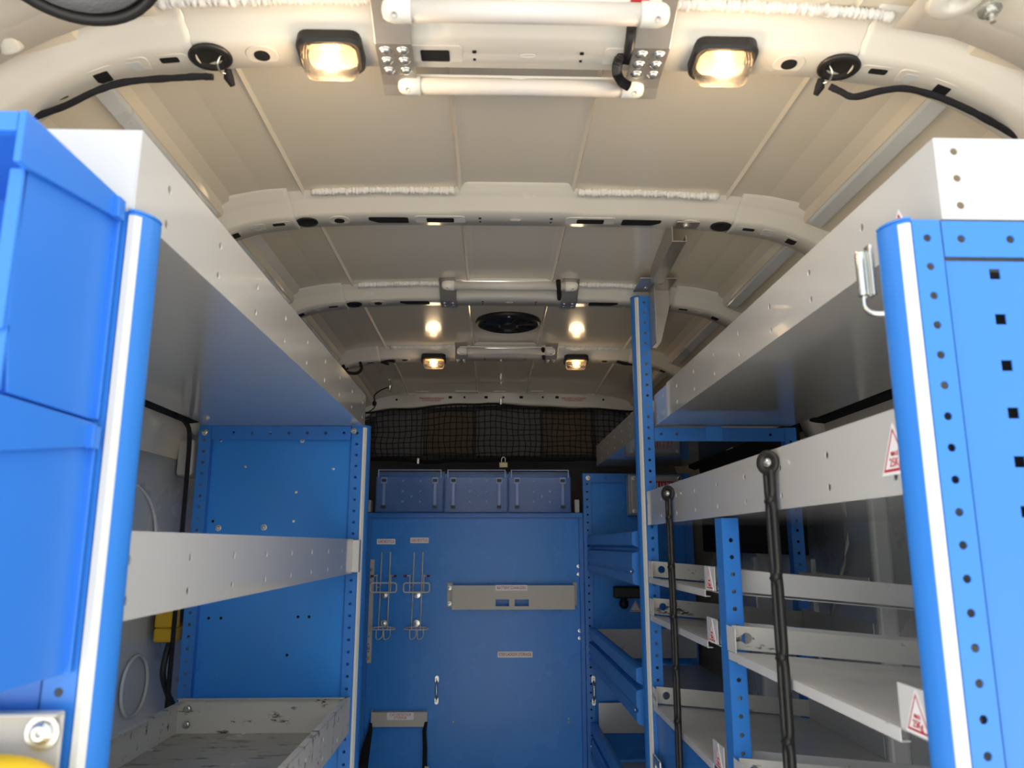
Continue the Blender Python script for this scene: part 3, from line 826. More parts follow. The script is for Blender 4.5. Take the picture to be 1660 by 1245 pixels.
# gas bottle holders
def bottle_holder(x, y, label):
    c = atY(x, 963, YP - .01)
    h = thing('bottle_holder', (c.x, YP, c.z), label, 'holder', 'wire gas bottle holders on the partition')
    k = 3.45 / 1248 * 1.0
    Y1 = YP - .012
    zt_, zb_ = atY(x, 895, Y1).z, atY(x, 1022, Y1).z
    w = .019
    bm = NB()
    tube(bm, [(c.x - w - .004, Y1, zb_), (c.x - w, Y1, zt_), (c.x + w, Y1, zt_), (c.x + w - .004, Y1, zb_)], .0030, 8)
    obj('back_wire', bm, WIRE, h, smooth=True)
    z1, z2 = atY(x, 944, Y1).z, atY(x, 959, Y1).z
    yy = Y1 - .055
    loop = [(c.x - .040, Y1 - .010, z1), (c.x - .052, Y1 - .03, z1), (c.x - .056, yy, z1 - .004), (c.x - .056, yy - .003, z2 + .004), (c.x - .050, yy - .003, z2), (c.x + .050, yy - .003, z2), (c.x + .056, yy - .003, z2 + .004), (c.x + .056, yy, z1 - .004), (c.x + .050, yy, z1), (c.x - .05, yy, z1)]
    bm = NB()
    tube(bm, [(c.x + a, yy, z1 + (z2 - z1) / 2 + b) for a, b in rrect(.112, abs(z1 - z2), .010, 4)], .0031, 8, closed=True)
    for s in (-1, 1):
        tube(bm, [(c.x + s * w, Y1, (z1 + z2) / 2), (c.x + s * .030, Y1 - .03, (z1 + z2) / 2), (c.x + s * .032, yy, (z1 + z2) / 2 + .006)], .002, 8)
    obj('front_hoop', bm, WIRE, h, smooth=True)
    zr = atY(x, 933, Y1).z
    for s in (-1, 1):
        obj('retaining_hook', tube(NB(), smoothpath([(c.x + s * .030, yy + .004, z2), (c.x + s * .030, yy + .004, zr), (c.x + s * .030, yy + .002, zr + .002), (c.x + s * .046, yy - .004, zr)], 4), .0022, 8), WIRE, h, smooth=True)
        obj('red_tip', lathe(NB(), (c.x + s * .050, yy - .004, zr), (s, 0, 0), [(.002, -.008), (.0048, -.006), (.0052, 0), (.0045, .006), (.001, .007)], 12), REDT, h, smooth=True)
    zs = atY(x, 1018, Y1).z
    obj('base_wire', tube(NB(), smoothpath([(c.x - .052, Y1 - .055, zs), (c.x - .045, Y1 - .02, zs + .003), (c.x - w, Y1, zs + .004), (c.x + w, Y1, zs + .004), (c.x + .045, Y1 - .02, zs + .003), (c.x + .052, Y1 - .055, zs), (c.x, Y1 - .07, zs), (c.x - .052, Y1 - .055, zs)], 5), .0024, 8), WIRE, h, smooth=True)
    zf = atY(x, 1034, Y1).z
    for s in (-1, 1):
        obj('prong', tube(NB(), smoothpath([(c.x + s * .016 + .012, Y1, zs), (c.x + s * .016 + .012, Y1 - .012, zf + .006), (c.x + s * .016 - .006, Y1 - .05, zf), (c.x + s * .016 - .008, Y1 - .058, zs - .002)], 4), .0024, 8), WIRE, h, smooth=True)
    for yp in (964, 1010):
        z = atY(x, yp, YP).z
        w_ = obj('washer', lathe(NB(), (c.x - .002, YP - .0135, z), (0, -1, 0), [(.0145, -.012), (.0145, -.001), (.0075, -.0005), (.007, .003), (.003, .0035)], 16), ZINC, h)
    return h
bottle_holder(624, 0, 'left wire gas bottle holder, beside the grey perforated strip')
bottle_holder(677, 0, 'second wire gas bottle holder, nearer the battery charger bracket')

# battery chargers bracket
a, b = atY(733, 949, YP - .06), atY(932, 988, YP - .06)
cb = thing('charger_bracket', (a.x + .27, YP, b.z), 'grey folded steel bracket lettered BATTERY CHARGERS', 'bracket')
W = b.x - a.x; H = a.z - b.z
u0, u1, u2, u3 = W * .355, W * .465, W * .51, W * .625
bm = plate(NB(), (a.x, YP - .06, b.z), X_, Z_, -Y_, [0, u0 - .001, u1 + .002, u2 - .002, u3, W], [0, H * .08, H * .55, H], {}, .002)
bm.free()
bm = NB()
for (x0, x1, z0, z1) in ((0, W, 0, .14), (0, W, .42, 1), (0, u0, .14, .42), (u1, u2, .14, .42), (u3, W, .14, .42)):
    box(bm, a.x + x0, a.x + x1, YP - .062, YP - .060, b.z + H * z0, b.z + H * z1)
obj('front_plate', bm, PGREY, cb, label='front plate with two windows')
boxo('bottom_plate', PGREY, cb, a.x, b.x, YP - .060, YP, b.z, b.z + .002, 0)
for xx in (a.x, b.x - .002):
    boxo('side_plate', PGREY, cb, xx, xx + .002, YP - .060, YP, b.z, a.z, 0)
boxo('mounting_tab', PGREY, cb, a.x - .024, a.x, YP - .003, YP, b.z + .006, a.z + .008, .001)
boxo('mounting_tab', PGREY, cb, b.x - .002, b.x + .016, YP - .003, YP, b.z + .012, a.z + .010, .001)
for z in (a.z - .014, b.z + .022): bolt('bracket_bolt', (a.x - .013, YP - .003, z), (0, -1, 0), .0058, cb, h=.008)
for t_ in (.145, .82, .49): bolt('bottom_screw', (a.x + W * t_, YP - .055, b.z), (0, 0, -1), .004, cb)
p = atY(829, 953, YP - .062)
sign('bracket_label', 'BATTERY CHARGERS', .0165, .138, .024, (p.x, YP - .0622, p.z), cb, squeeze=.80)

# detector holder
a, b = atY(602, 1155, YP - .035), atY(692, 1178, YP - .035)
dh = thing('detector_holder', ((a.x + b.x) / 2, YP, b.z), 'grey strap bracket lettered CAT DETECTOR STORAGE with two hanging black straps', 'bracket')
boxo('front_plate', PGREY, dh, a.x, b.x, YP - .037, YP - .035, b.z, a.z, .0005)
for xx in (a.x, b.x): boxo('side_plate', PGREY, dh, xx - .001, xx + .001, YP - .036, YP, b.z - .006, a.z + .006, .0)
boxo('top_fold', PGREY, dh, a.x, b.x, YP - .037, YP, a.z - .001, a.z + .001, .0)
p = atY(649, 1161, YP - .037)
sign('holder_label', 'CAT DETECTOR\nSTORAGE', .0135, .112, .029, (p.x, YP - .0372, p.z), dh, squeeze=.9)
def strap(pa, name='webbing_strap', w=.022):
    bm = NB()
    rows = []
    for (x, y, Yd, ww) in pa:
        q = atY(x, y, Yd)
        rows.append([bm.verts.new((q.x - ww, Yd, q.z)), bm.verts.new((q.x + ww, Yd - .004, q.z))])
    for A, B in zip(rows, rows[1:]): bm.faces.new((A[0], A[1], B[1], B[0]))
    return obj(name, bm, FABRIC, dh, solid=.002)
strap([(601, 1172, YP - .038, .006), (600, 1185, YP - .045, .010), (593, 1215, YP - .05, .018), (586, 1260, YP - .05, .022), (583, 1300, YP - .045, .022)])
strap([(691, 1170, YP - .038, .006), (688, 1185, YP - .045, .008), (689, 1215, YP - .05, .009), (688, 1260, YP - .05, .010), (688, 1300, YP - .045, .010)])
p = atY(690, 1243, YP - .05)
boxo('strap_buckle', PGREY, dh, p.x - .004, p.x + .014, YP - .062, YP - .052, p.z - .02, p.z + .004, .002)

# ------------------------------------------------------------------ three translucent bins on the partition
def clear_bin(x0, x1, label):
    z0, z1 = zt + .001, zt + .186
    y0, y1 = 3.425, 3.53
    cx = (x0 + x1) / 2
    t = thing('storage_bin', (cx, (y0 + y1) / 2, z0), label, 'bin', 'translucent blue bins above the partition')
    bm = NB()
    w = .003
    box(bm, x0, x1, y1 - w, y1, z0, z1)
    box(bm, x0, x0 + w, y0, y1 - w, z0, z1 - .03)
    box(bm, x1 - w, x1, y0, y1 - w, z0, z1 - .03)
    box(bm, x0 + w, x1 - w, y0, y1 - w, z0, z0 + w)
    obj('bin_body', bm, CBIN, t)
    boxo('front_wall', CBIN, t, x0 + .004, x1 - .004, y0, y0 + w, z0 + w, z1 - .035, .0)
    # rim frame
    bm = NB()
    box(bm, x0 + .008, x1 - .008, y0 - .006, y0 + .004, z1 - .004, z1)
    box(bm, x0 + .008, x0 + .013, y0 - .006, y0 + .004, z1 - .036, z1 - .004)
    box(bm, x1 - .013, x1 - .008, y0 - .006, y0 + .004, z1 - .036, z1 - .004)
    obj('base_lip', box(NB(), x0, x1, y0 - .003, y0 + .0, z0, z0 + .004), CBIN, t)
    obj('bin_rim', bm, CRIM, t, bevel=.001)
    for xx in (x0 + .036, x1 - .036):
        sgx = 1 if xx < cx else -1
        bm = NB()
        box(bm, xx - .006, xx + .006, y0 - .005, y0 - .0005, z0 + .022, z1 - .060)
        box(bm, xx - .013, xx + .013, y0 - .006, y0 - .0005, z1 - .062, z1 - .034)
        obj('label_slot', bm, CRIM, t, bevel=.001)
        for z in (z1 - .048, z0 + .022):
            obj('slot_clip', prism(NB(), rrect(.020, .014, .004), X_, Z_, -Y_, (xx, y0 - .0062, z), .0012), BLACK, t)
    for i, (fx, fz) in enumerate(((.40, .60), (.66, .60), (.40, .30), (.66, .30), (.40, .90), (.66, .90), (.53, .45))):
        obj('moulded_stud', lathe(NB(), (x0 + (x1 - x0) * fx, y0 - .0002, z0 + (z1 - z0 - .035) * fz), (0, -1, 0), [(.005, 0), (.0045, .0012), (.003, .0014), (.0028, .0006)], 12), CRIM, t)
    return t
clear_bin(-.508, -.212, 'translucent blue bin, left of the row above the partition')
clear_bin(-.203, .071, 'translucent blue bin, middle of the row above the partition')
clear_bin(.078, .352, 'translucent blue bin, right of the row above the partition')
boxo('rail_end_block', OFFW, pt, .376, .398, 3.50, 3.53, zt + .001, zt + .06, .003)
boxo('rail_end_block', OFFW, pt, -.552, -.534, 3.47, 3.52, zt + .001, zt + .055, .003)
bx = boxo('bin_shelf_back', BLUEP, pt, -.52, .36, 3.545, 3.55, zt, zt + .178, .002, label='blue board behind the bins')

# ------------------------------------------------------------------ cargo net
net = thing('cargo_net', (XC - .04, 3.62, .40), 'black knotted cargo net stretched below the roof header', 'net')
topz = lambda s: .655 - .036 * min(1, abs(s - (-.0)) / .60) - .006 * math.sin(s * 9)
def netpt(i, j, nx, nz):
    s = -.66 + 1.34 * i / nx
    t_ = topz(s); bz = .392 + .006 * math.sin(s * 5)
    z = t_ + (bz - t_) * j / nz
    return Vector((.01 + s + .010 * noise.noise((i * .35, j * .4, 1)), 3.615 + .012 * noise.noise((i * .2, j * .3, 5)), z + .008 * noise.noise((i * .22, j * .5, 9))))
NX, NZ = 50, 9
bm = NB()
for i in range(NX + 1): tube(bm, [netpt(i, j, NX, NZ) for j in range(NZ + 1)], .0021, 5)
for j in range(NZ + 1): tube(bm, [netpt(i, j, NX, NZ) for i in range(NX + 1)], .0021, 5)
obj('net_mesh', bm, NETM, net)['kind'] = 'stuff'
obj('top_cord', tube(NB(), [netpt(i, 0, NX, NZ) for i in range(NX + 1)], .005, 8), NETM, net, smooth=True)
bm = NB()
tube(bm, [netpt(i, NZ, NX, NZ) - Z_ * .004 for i in range(NX + 1)], .010, 8)
obj('bottom_strap', bm, FABRIC, net, smooth=True)
p = atY(678, 748, 3.60)
boxo('net_hook', ZINC, net, p.x - .006, p.x + .006, 3.592, 3.604, p.z - .014, p.z + .016, .003)
p = atY(812, 650, 3.60)
boxo('top_hook', ZINC, net, p.x - .006, p.x + .006, 3.594, 3.606, p.z - .018, p.z + .014, .003)
p = atY(816, 752, 3.57)
pl = thing('padlock', (p.x, 3.56, p.z - .02), 'small pale brass padlock hanging under the cargo net', 'padlock')
boxo('lock_body', BRASS, pl, p.x - .020, p.x + .020, 3.547, 3.559, p.z - .020, p.z + .006, .003)
obj('shackle', tube(NB(), smoothpath([(p.x - .008, 3.553, p.z + .004), (p.x - .008, 3.553, p.z + .022), (p.x, 3.553, p.z + .030), (p.x + .008, 3.553, p.z + .022), (p.x + .008, 3.553, p.z + .004)], 4), .003, 8), ZINC, pl, smooth=True)

# ------------------------------------------------------------------ roof lamps
def lamp(s, Y0, label, power=1.1):
    c = Vector((XC + s, Y0 + .022, .697))
    t = thing('roof_lamp', (c.x, c.y, c.z), label, 'lamp', 'lit black framed roof lamps')
    rr_ = lambda w, h, r: rrect(w, h, r, 5)
    N = Vector((0, -.18, -1)).normalized(); B = X_.cross(N).normalized() * -1
    B = Vector((0, 1, -.18)).normalized()
    def ring(w, h, r, d): return [c + X_ * a + B * b + N * d for a, b in rr_(w, h, r)]
    bm = NB()
    L1 = [ring(.092, .066, .016, -.004), ring(.093, .067, .017, .012), ring(.088, .062, .016, .017), ring(.080, .054, .012, .017), ring(.078, .052, .012, .006)]
    vs = [[bm.verts.new(p) for p in l] for l in L1]
    for A_, B_ in zip(vs, vs[1:]):
        n = len(A_)
        for k in range(n): bm.faces.new((A_[k], A_[(k + 1) % n], B_[(k + 1) % n], B_[k]))
    bm.faces.new(vs[0][::-1]); bm.faces.new(vs[-1])
    obj('lamp_housing', bm, BLACK, t, bevel=.0006)
    bm = NB()
    vs = [[bm.verts.new(p) for p in l] for l in (ring(.077, .051, .012, .015), ring(.077, .051, .012, .030), ring(.070, .044, .012, .037), ring(.056, .030, .010, .039))]
    for A_, B_ in zip(vs, vs[1:]):
        n = len(A_)
        for k in range(n): bm.faces.new((A_[k], A_[(k + 1) % n], B_[(k + 1) % n], B_[k]))
    bm.faces.new(vs[-1])
    ln = obj('lamp_lens', bm, LENS, t, smooth=False)
    # moulded ribs of the lens
    bm = NB()
    for k in range(17):
        x = -.032 + .004 * k
        tube(bm, [c + X_ * x - B * .0245 + N * .017, c + X_ * x - B * .0245 + N * .030, c + X_ * x - B * .020 + N * .037], .0007, 5)
    obj('lens_ribs', bm, LENS, ln)
    bm = prism(NB(), rrect(.060, .034, .01), X_, B, N, c + N * .008, .002)
    obj('reflector', bm, REFL, t)
    obj('bulb', tube(NB(), [c + X_ * -.012 + N * .019, c + X_ * -.006 + N * .019, c + X_ * .006 + N * .019, c + X_ * .012 + N * .019], [.002, .0052, .0052, .002], 12), BULB, t, smooth=True)
    pl_ = bpy.data.lights.new('bulb_light', 'POINT')
    pl_.energy = power; pl_.color = (1.0, 0.72, 0.42); pl_.shadow_soft_size = .03
    po = bpy.data.objects.new('bulb_light', pl_)
    COL.objects.link(po); po.parent = t; po.location = N * .048
    return t
lamp(-.283, .972, 'lit roof lamp on the nearest roof bow, left of the two tube lights')
lamp(.283, .972, 'lit roof lamp on the nearest roof bow, right of the two tube lights')
lamp(-.272, 2.845, 'lit roof lamp on the deepest roof bow, left of its tube light', .28)
lamp(.272, 2.845, 'lit roof lamp on the deepest roof bow, right of its tube light', .28)

# ------------------------------------------------------------------ tube lights and their brackets
def tube_light(x0, x1, Y, Z, r, label, group='unlit white tube lights', red=False):
    t = thing('tube_light', ((x0 + x1) / 2, Y, Z + r), label, 'light', group)
    e = r * 2.3
    obj('diffuser_tube', lathe(NB(), (x0 + e, Y, Z), X_, [(r * .88, 0), (r * .88, x1 - x0 - 2 * e)], 24), TUBEP, t, smooth=False)
    for p in t.children[0].data.polygons: p.use_smooth = len(p.vertices) == 4
    for xx, s in ((x0, 1), (x1, -1)):
        c = obj('end_cap', lathe(NB(), (xx, Y, Z), X_ * s, [(r * .30, 0), (r * .62, r * .10), (r * .85, r * .38), (r, r * .9), (r, e), (r * .9, e + .0006)], 24), CAPW, t, smooth=True)
        obj('cap_dimple', lathe(NB(), (xx + s * r * 1.05, Y - r * .55, Z - r * .80), (0, -.55, -.8), [(r * .28, .0005), (r * .24, .0012), (r * .16, -.0002)], 14), TUBEP, c, smooth=True)
    boxo('mounting_spine', CAPW, t, x0 + .01, x1 - .01, Y - r * .35, Y + r * .35, Z + r * .7, Z + r * 1.15, .001)
    if red: boxo('red_sticker', RED, t, x1 - .052, x1 - .028, Y - r * .75, Y - r * .1, Z + r * .70, Z + r * .95, .0005)
    return t
up0, up1 = atY(619, 18, .885), atY(1085, 22, .885)
tube_light(up0.x, up1.x, .885, (up0.z + up1.z) / 2, .0165, 'unlit tube light in front of the nearest roof bow, at the top edge', red=True)
lo0, lo1 = atY(646, 137, 1.055), atY(1043, 145, 1.055)
tube_light(lo0.x, lo1.x, 1.055, (lo0.z + lo1.z) / 2 - .0005, .0145, 'unlit tube light just behind the nearest roof bow')
a3, b3 = atY(716, 461, 2.085), atY(937, 463, 2.085)
tube_light(a3.x, b3.x, 2.085, a3.z - .002, .0155, 'unlit tube light on the third roof bow')
a4, b4 = atY(741, 568, 2.79), atY(900, 569, 2.79)
tube_light(a4.x, b4.x, 2.79, a4.z - .002, .0155, 'unlit tube light on the deepest roof bow, between two lit lamps')

def bracket_near(x0, x1, label):
    t = thing('light_bracket', ((x0 + x1) / 2, .975, .70), label, 'bracket', 'six-bolt aluminium light brackets')
    pr = [(-.150, .735), (-.105, .731), (-.075, .729), (-.030, .708), (-.006, .6935), (.060, .6895), (.078, .684), (.094, .676)]
    bm = NB()
    rows = [[bm.verts.new((x, .975 + y, z - .0022)) for x in (x0, x1)] for y, z in pr]
    for A_, B_ in zip(rows, rows[1:]): bm.faces.new((A_[0], A_[1], B_[1], B_[0]))
    obj('bent_plate', bm, ALU, t, solid=.003, bevel=.001)
    xm = (x0 + x1) / 2
    for i, y in enumerate((.008, .030, .052)):
        z = .6927 - (y) * .06
        for s in (-1, 1):
            obj('dome_bolt', lathe(NB(), (xm + s * .0125, .975 + y, z - .0025), (0, -.04, -1), [(.0098, 0), (.0098, .0006), (.0072, .001), (.0065, .003), (.004, .0046), (.001, .0052)], 18), ZINC, t, smooth=True)
        if i < 2: obj('small_hole', lathe(NB(), (xm, .975 + y + .011, z - .0032), (0, 0, -1), [(.0026, 0), (.0026, .0006)], 10), HOLE, t)
    return t
bl = atZ(642, 95, .69).x; br_ = atZ(1050, 100, .69).x
bracket_near(bl - .026, bl + .026, 'aluminium bracket with six dome bolts, left end of the near tube lights')
bracket_near(br_ - .026, br_ + .026, 'aluminium bracket with six dome bolts, right end of the near tube lights')
def bracket_far(x, Y0, label):
    t = thing('light_bracket', (x, Y0, .70), label, 'bracket', 'small tube light brackets')
    pr = [(-.090, .738), (-.060, .727), (-.028, .706), (-.006, .6945), (.050, .6915)]
    bm = NB()
    rows = [[bm.verts.new((xx, Y0 + y, z - .003)) for xx in (x - .024, x + .024)] for y, z in pr]
    for A_, B_ in zip(rows, rows[1:]): bm.faces.new((A_[0], A_[1], B_[1], B_[0]))
    obj('bent_plate', bm, ALU, t, solid=.003, bevel=.001)
    for y in (.012, .036):
        for s in (-1, 1):
            obj('dome_bolt', lathe(NB(), (x + s * .012, Y0 + y, .689), (0, 0, -1), [(.0085, 0), (.006, .002), (.002, .004)], 12), ZINC, t, smooth=True)
    return t
bracket_far(atY(727, 480, 2.14).x, 2.147, 'aluminium tube light bracket, left on the third roof bow')
bracket_far(atY(922, 480, 2.14).x, 2.147, 'aluminium tube light bracket, right on the third roof bow')
bracket_far(atY(748, 577, 2.85).x, 2.857, 'aluminium tube light bracket, left on the deepest roof bow')
bracket_far(atY(893, 577, 2.85).x, 2.857, 'aluminium tube light bracket, right on the deepest roof bow')

# corrugated conduits
def conduit(pts, r, label, corr=True):
    pp_ = smoothpath(pts, 14)
    t = NB()
    rs = [r * (1.0 + (.16 if i % 2 else -.10)) for i in range(len(pp_))] if corr else r
    o = obj('corrugated_conduit', tube(t, pp_, rs, 12), BLACK, None, origin=pp_[0])
    return tag(o, label, 'cable')
conduit([atY(1024, 44, .93), atY(1022, 62, .95), atY(1019, 84, .985), atY(1018, 100, 1.02)], .0062, 'straight black corrugated conduit beside the right six-bolt bracket')
conduit([atY(1010, 86, 1.0), atY(1002, 100, 1.0), atY(1000, 118, 1.02), atY(1008, 133, 1.03), atY(1020, 140, 1.035)], .0066, 'curved black corrugated conduit running into the lower tube light')
for (x, ya, yb, Y0, Y1, lb) in ((905, 455, 484, 2.06, 2.15, 'short black conduit at the tube light on the third roof bow'), (880, 565, 581, 2.77, 2.86, 'short black conduit at the tube light on the deepest roof bow')):
    conduit([atY(x, ya, Y0), atY(x + 1, (ya + yb) / 2, (Y0 + Y1) / 2 - .02), atY(x + 2, yb, Y1 - .01)], .007, lb, False)

# ------------------------------------------------------------------ grommets and harness cables
def grommet(s, label, cable):
    c, t_, n = under(s, .975 + .026)
    t = thing('cable_grommet', c, label, 'grommet', 'black rubber cable grommets')
    obj('rubber_ring', lathe(NB(), c, -n, [(.030, -.0005), (.0305, .003), (.027, .0058), (.021, .005), (.019, .0012), (.017, .0008), (.002, .0006)], 28), RUBBER, t, smooth=True)
    sg = 1 if s > 0 else -1
    # metal cable tie loop
    q = c - n * .004
    obj('wire_loop', tube(NB(), smoothpath([q + Vector((-sg * .016, -.006, .002)), q + Vector((-sg * .012, -.004, -.010)), q + Vector((-sg * .012, .010, -.014)), q + Vector((-sg * .018, .018, -.012))], 5), .0014, 8), ZINC, t, smooth=True)
    obj('tape_knot', tube(NB(), [q + Vector((-sg * .020, .016, -.006)), q + Vector((-sg * .019, .024, -.014)), q + Vector((-sg * .024, .030, -.024))], [.005, .0075, .004], 8), FABRIC, t, smooth=True)
    pp_ = smoothpath(cable, 8)
    o = obj('wiring_harness', tube(NB(), pp_, [.0046 + .0012 * abs(noise.noise((i * .3, s, 0))) for i in range(len(pp_))], 10), FABRIC, None, origin=pp_[0], smooth=True)
    tag(o, 'black taped wiring harness hanging from the %s grommet to the body side' % ('left' if s < 0 else 'right'), 'cable', 'taped wiring harnesses')
Yh = 1.0
grommet(-.458, 'black rubber grommet left of the near left lamp', [atY(345, 125, Yh), atY(325, 124, Yh), atY(290, 126, Yh), atY(230, 130, Yh), atY(190, 136, Yh), atY(150, 150, Yh), atY(105, 172, Yh + .01), atY(50, 192, Yh + .02), atY(0, 215, Yh + .02)])
grommet(.458, 'black rubber grommet right of the near right lamp', [atY(1345, 140, Yh), atY(1362, 148, Yh), atY(1385, 157, Yh), atY(1430, 147, Yh), atY(1470, 144, Yh), atY(1520, 157, Yh), atY(1570, 178, Yh), atY(1620, 205, Yh + .01), atY(1665, 232, Yh + .02)])
# far harness ends
for pts, lb in (([atY(556, 592, 2.80), atY(562, 603, 2.80), atY(578, 605, 2.82), atY(586, 598, 2.84), atY(584, 588, 2.86)], 'thin black cable loop below the deepest roof bow, left'),
                ([atY(640, 586, 2.87), atY(628, 584, 2.88), atY(618, 586, 2.89), atY(630, 590, 2.88)], 'black cable end left of the deep left lamp'),
                ([atY(1000, 586, 2.87), atY(1015, 590, 2.88), atY(1040, 590, 2.90), atY(1075, 592, 2.92), atY(1105, 602, 2.95)], 'black harness behind the tall post under the deepest roof bow')):
    pp_ = smoothpath(pts, 6)
    tag(obj('roof_cable', tube(NB(), pp_, .006, 8), FABRIC, None, origin=pp_[0], smooth=True), lb, 'cable')
# aerial lead
pts = [atY(633, 627, 3.35), atY(626, 629, 3.36), atY(615, 634, 3.38), atY(607, 642, 3.42), atY(608, 655, 3.5), atY(606, 662, 3.56), atY(597, 668, 3.58)]
al = thing('aerial_lead', pts[0], 'thin black lead hanging from the roof to the header, far left', 'cable')
obj('lead', tube(NB(), smoothpath(pts), .003, 8), BLACK, al, smooth=True)
q = atY(632, 627, 3.35)
obj('stud', lathe(NB(), q, (0, 0, 1), [(.004, -.025), (.006, -.01), (.011, 0), (.011, .008), (.006, .012), (.006, .05)], 12), ZINC, al, smooth=True)
obj('plug', lathe(NB(), atY(607, 654, 3.5), (0, 0, 1), [(.006, -.012), (.01, -.004), (.01, .006), (.004, .012)], 12), BLACK, al, smooth=True)

# ------------------------------------------------------------------ roof ventilator
vc = Vector((XC + .004, 2.495, .734))
vt = thing('roof_ventilator', vc, 'round black roof ventilator between the third and deepest roof bows', 'ventilator')
obj('outer_ring', lathe(NB(), vc, (0, 0, -1), [(.108, -.003), (.110, .004), (.104, .012), (.094, .016), (.088, .010), (.086, .001)], 48, cap=False), BLACK, vt, smooth=True)
obj('dome', lathe(NB(), vc, (0, 0, -1), [(.086, .002), (.060, .010), (.030, .014), (.002, .015)], 32), BLACK, vt, smooth=True)
for k in range(10):
    a = k * math.pi / 5
    d = Vector((math.cos(a), math.sin(a), 0)); e = Vector((-math.sin(a), math.cos(a), 0))
    obj('vent_blade', hexa(NB(), [vc + d * .030 - e * .003 - Z_ * .016, vc + d * .030 + e * .003 - Z_ * .014, vc + d * .030 + e * .003 - Z_ * .010, vc + d * .030 - e * .003 - Z_ * .010],
        [vc + d * .088 - e * .010 - Z_ * .016, vc + d * .088 + e * .010 - Z_ * .011, vc + d * .088 + e * .010 - Z_ * .007, vc + d * .088 - e * .010 - Z_ * .007]), BLACK, vt)
obj('centre_hub', lathe(NB(), vc - Z_ * .014, (0, 0, -1), [(.032, -.004), (.032, .004), (.026, .008), (.010, .009)], 24), BLACK, vt, smooth=True)
obj('rim_screw', lathe(NB(), vc + Vector((0, -.100, -.013)), (0, -.2, -1), [(.006, 0), (.005, .003), (.002, .004)], 12), ZINC, vt, smooth=True)

# ------------------------------------------------------------------ round work lamp at the rear door head
wc = atZ(110, -96, .640)
wl = thing('dome_lamp', wc, 'round black rimmed lamp with prismatic glass above the rear left corner', 'lamp')
ax = Vector((.10, -.30, -1)).normalized()
obj('rubber_rim', lathe(NB(), wc, ax, [(.080, -.03), (.094, -.01), (.099, .004), (.096, .012), (.088, .010), (.086, .000)], 48, cap=False), RUBBER, wl, smooth=True)
obj('lamp_glass', lathe(NB(), wc, ax, [(.087, .002), (.080, .010), (.060, .018), (.030, .023), (.001, .024)], 40), GLASSL, wl, smooth=True)
obj('lamp_back', lathe(NB(), wc, ax, [(.05, -.035), (.082, -.03), (.086, -.003)], 32), PGREY, wl, smooth=True)
q = atZ(87, -4, .655)
obj('rim_screw', lathe(NB(), q, (0, -.2, -1), [(.006, 0), (.005, .006), (.002, .007)], 12), mat('rusty_screw', (.22, .09, .05), .6), wl)

# ------------------------------------------------------------------ post head bracket and roof channel
pb = thing('post_bracket', (.47, 2.27, .74), 'bent aluminium bracket on the head of the tall post', 'bracket')
boxo('top_plate', ALU, pb, .437, .545, 2.150, 2.275, .768, .771, .001)
bm = prism(NB(), [(0, 0), (.0, -.050), (-.030, -.165), (-.045, -.185), (-.062, -.185), (-.062, 0)], X_, Z_, Y_, (.545, 2.255, .768), .003)
obj('gusset_plate', bm, ALU, pb, bevel=.0008)
boxo('side_web', ALU, pb, .483, .486, 2.18, 2.258, .583, .768, .001)
for (x, y) in ((.468, 2.235), (.505, 2.19)): obj('bracket_bolt', lathe(NB(), (x, y, .768), (0, 0, -1), [(.009, 0), (.007, .003), (.003, .005)], 14), ZINC, pb, smooth=True)
rc0, rc1 = atY(1100, 378, 1.60), atY(1045, 450, 2.16)
rc = thing('roof_channel', (rc0.x, 1.6, .68), 'light steel channel running from the second roof bow back to the tall post', 'channel')
bm = NB()
wdt = .030
def ch(c): return [(c.x - wdt / 2, c.y, c.z + .050), (c.x - wdt / 2, c.y, c.z), (c.x + wdt / 2, c.y, c.z), (c.x + wdt / 2, c.y, c.z + .014)]
c0, c1 = Vector((rc0.x, 1.595, .657)), Vector((.444, 1.97, .690))
A_ = [bm.verts.new(p) for p in ch(c0)]; B_ = [bm.verts.new(p) for p in ch(c1)]
for i in range(3): bm.faces.new((A_[i], A_[i + 1], B_[i + 1], B_[i]))
obj('channel_rail', bm, ALU, rc, solid=.0022, bevel=.0006)
boxo('end_tab', ALU, rc, c0.x - .012, c0.x + .040, 1.563, 1.600, .688, .6905, .001)
bolt('tab_bolt', (c0.x + .012, 1.580, .688), (0, 0, -1), .007, rc, h=.006)

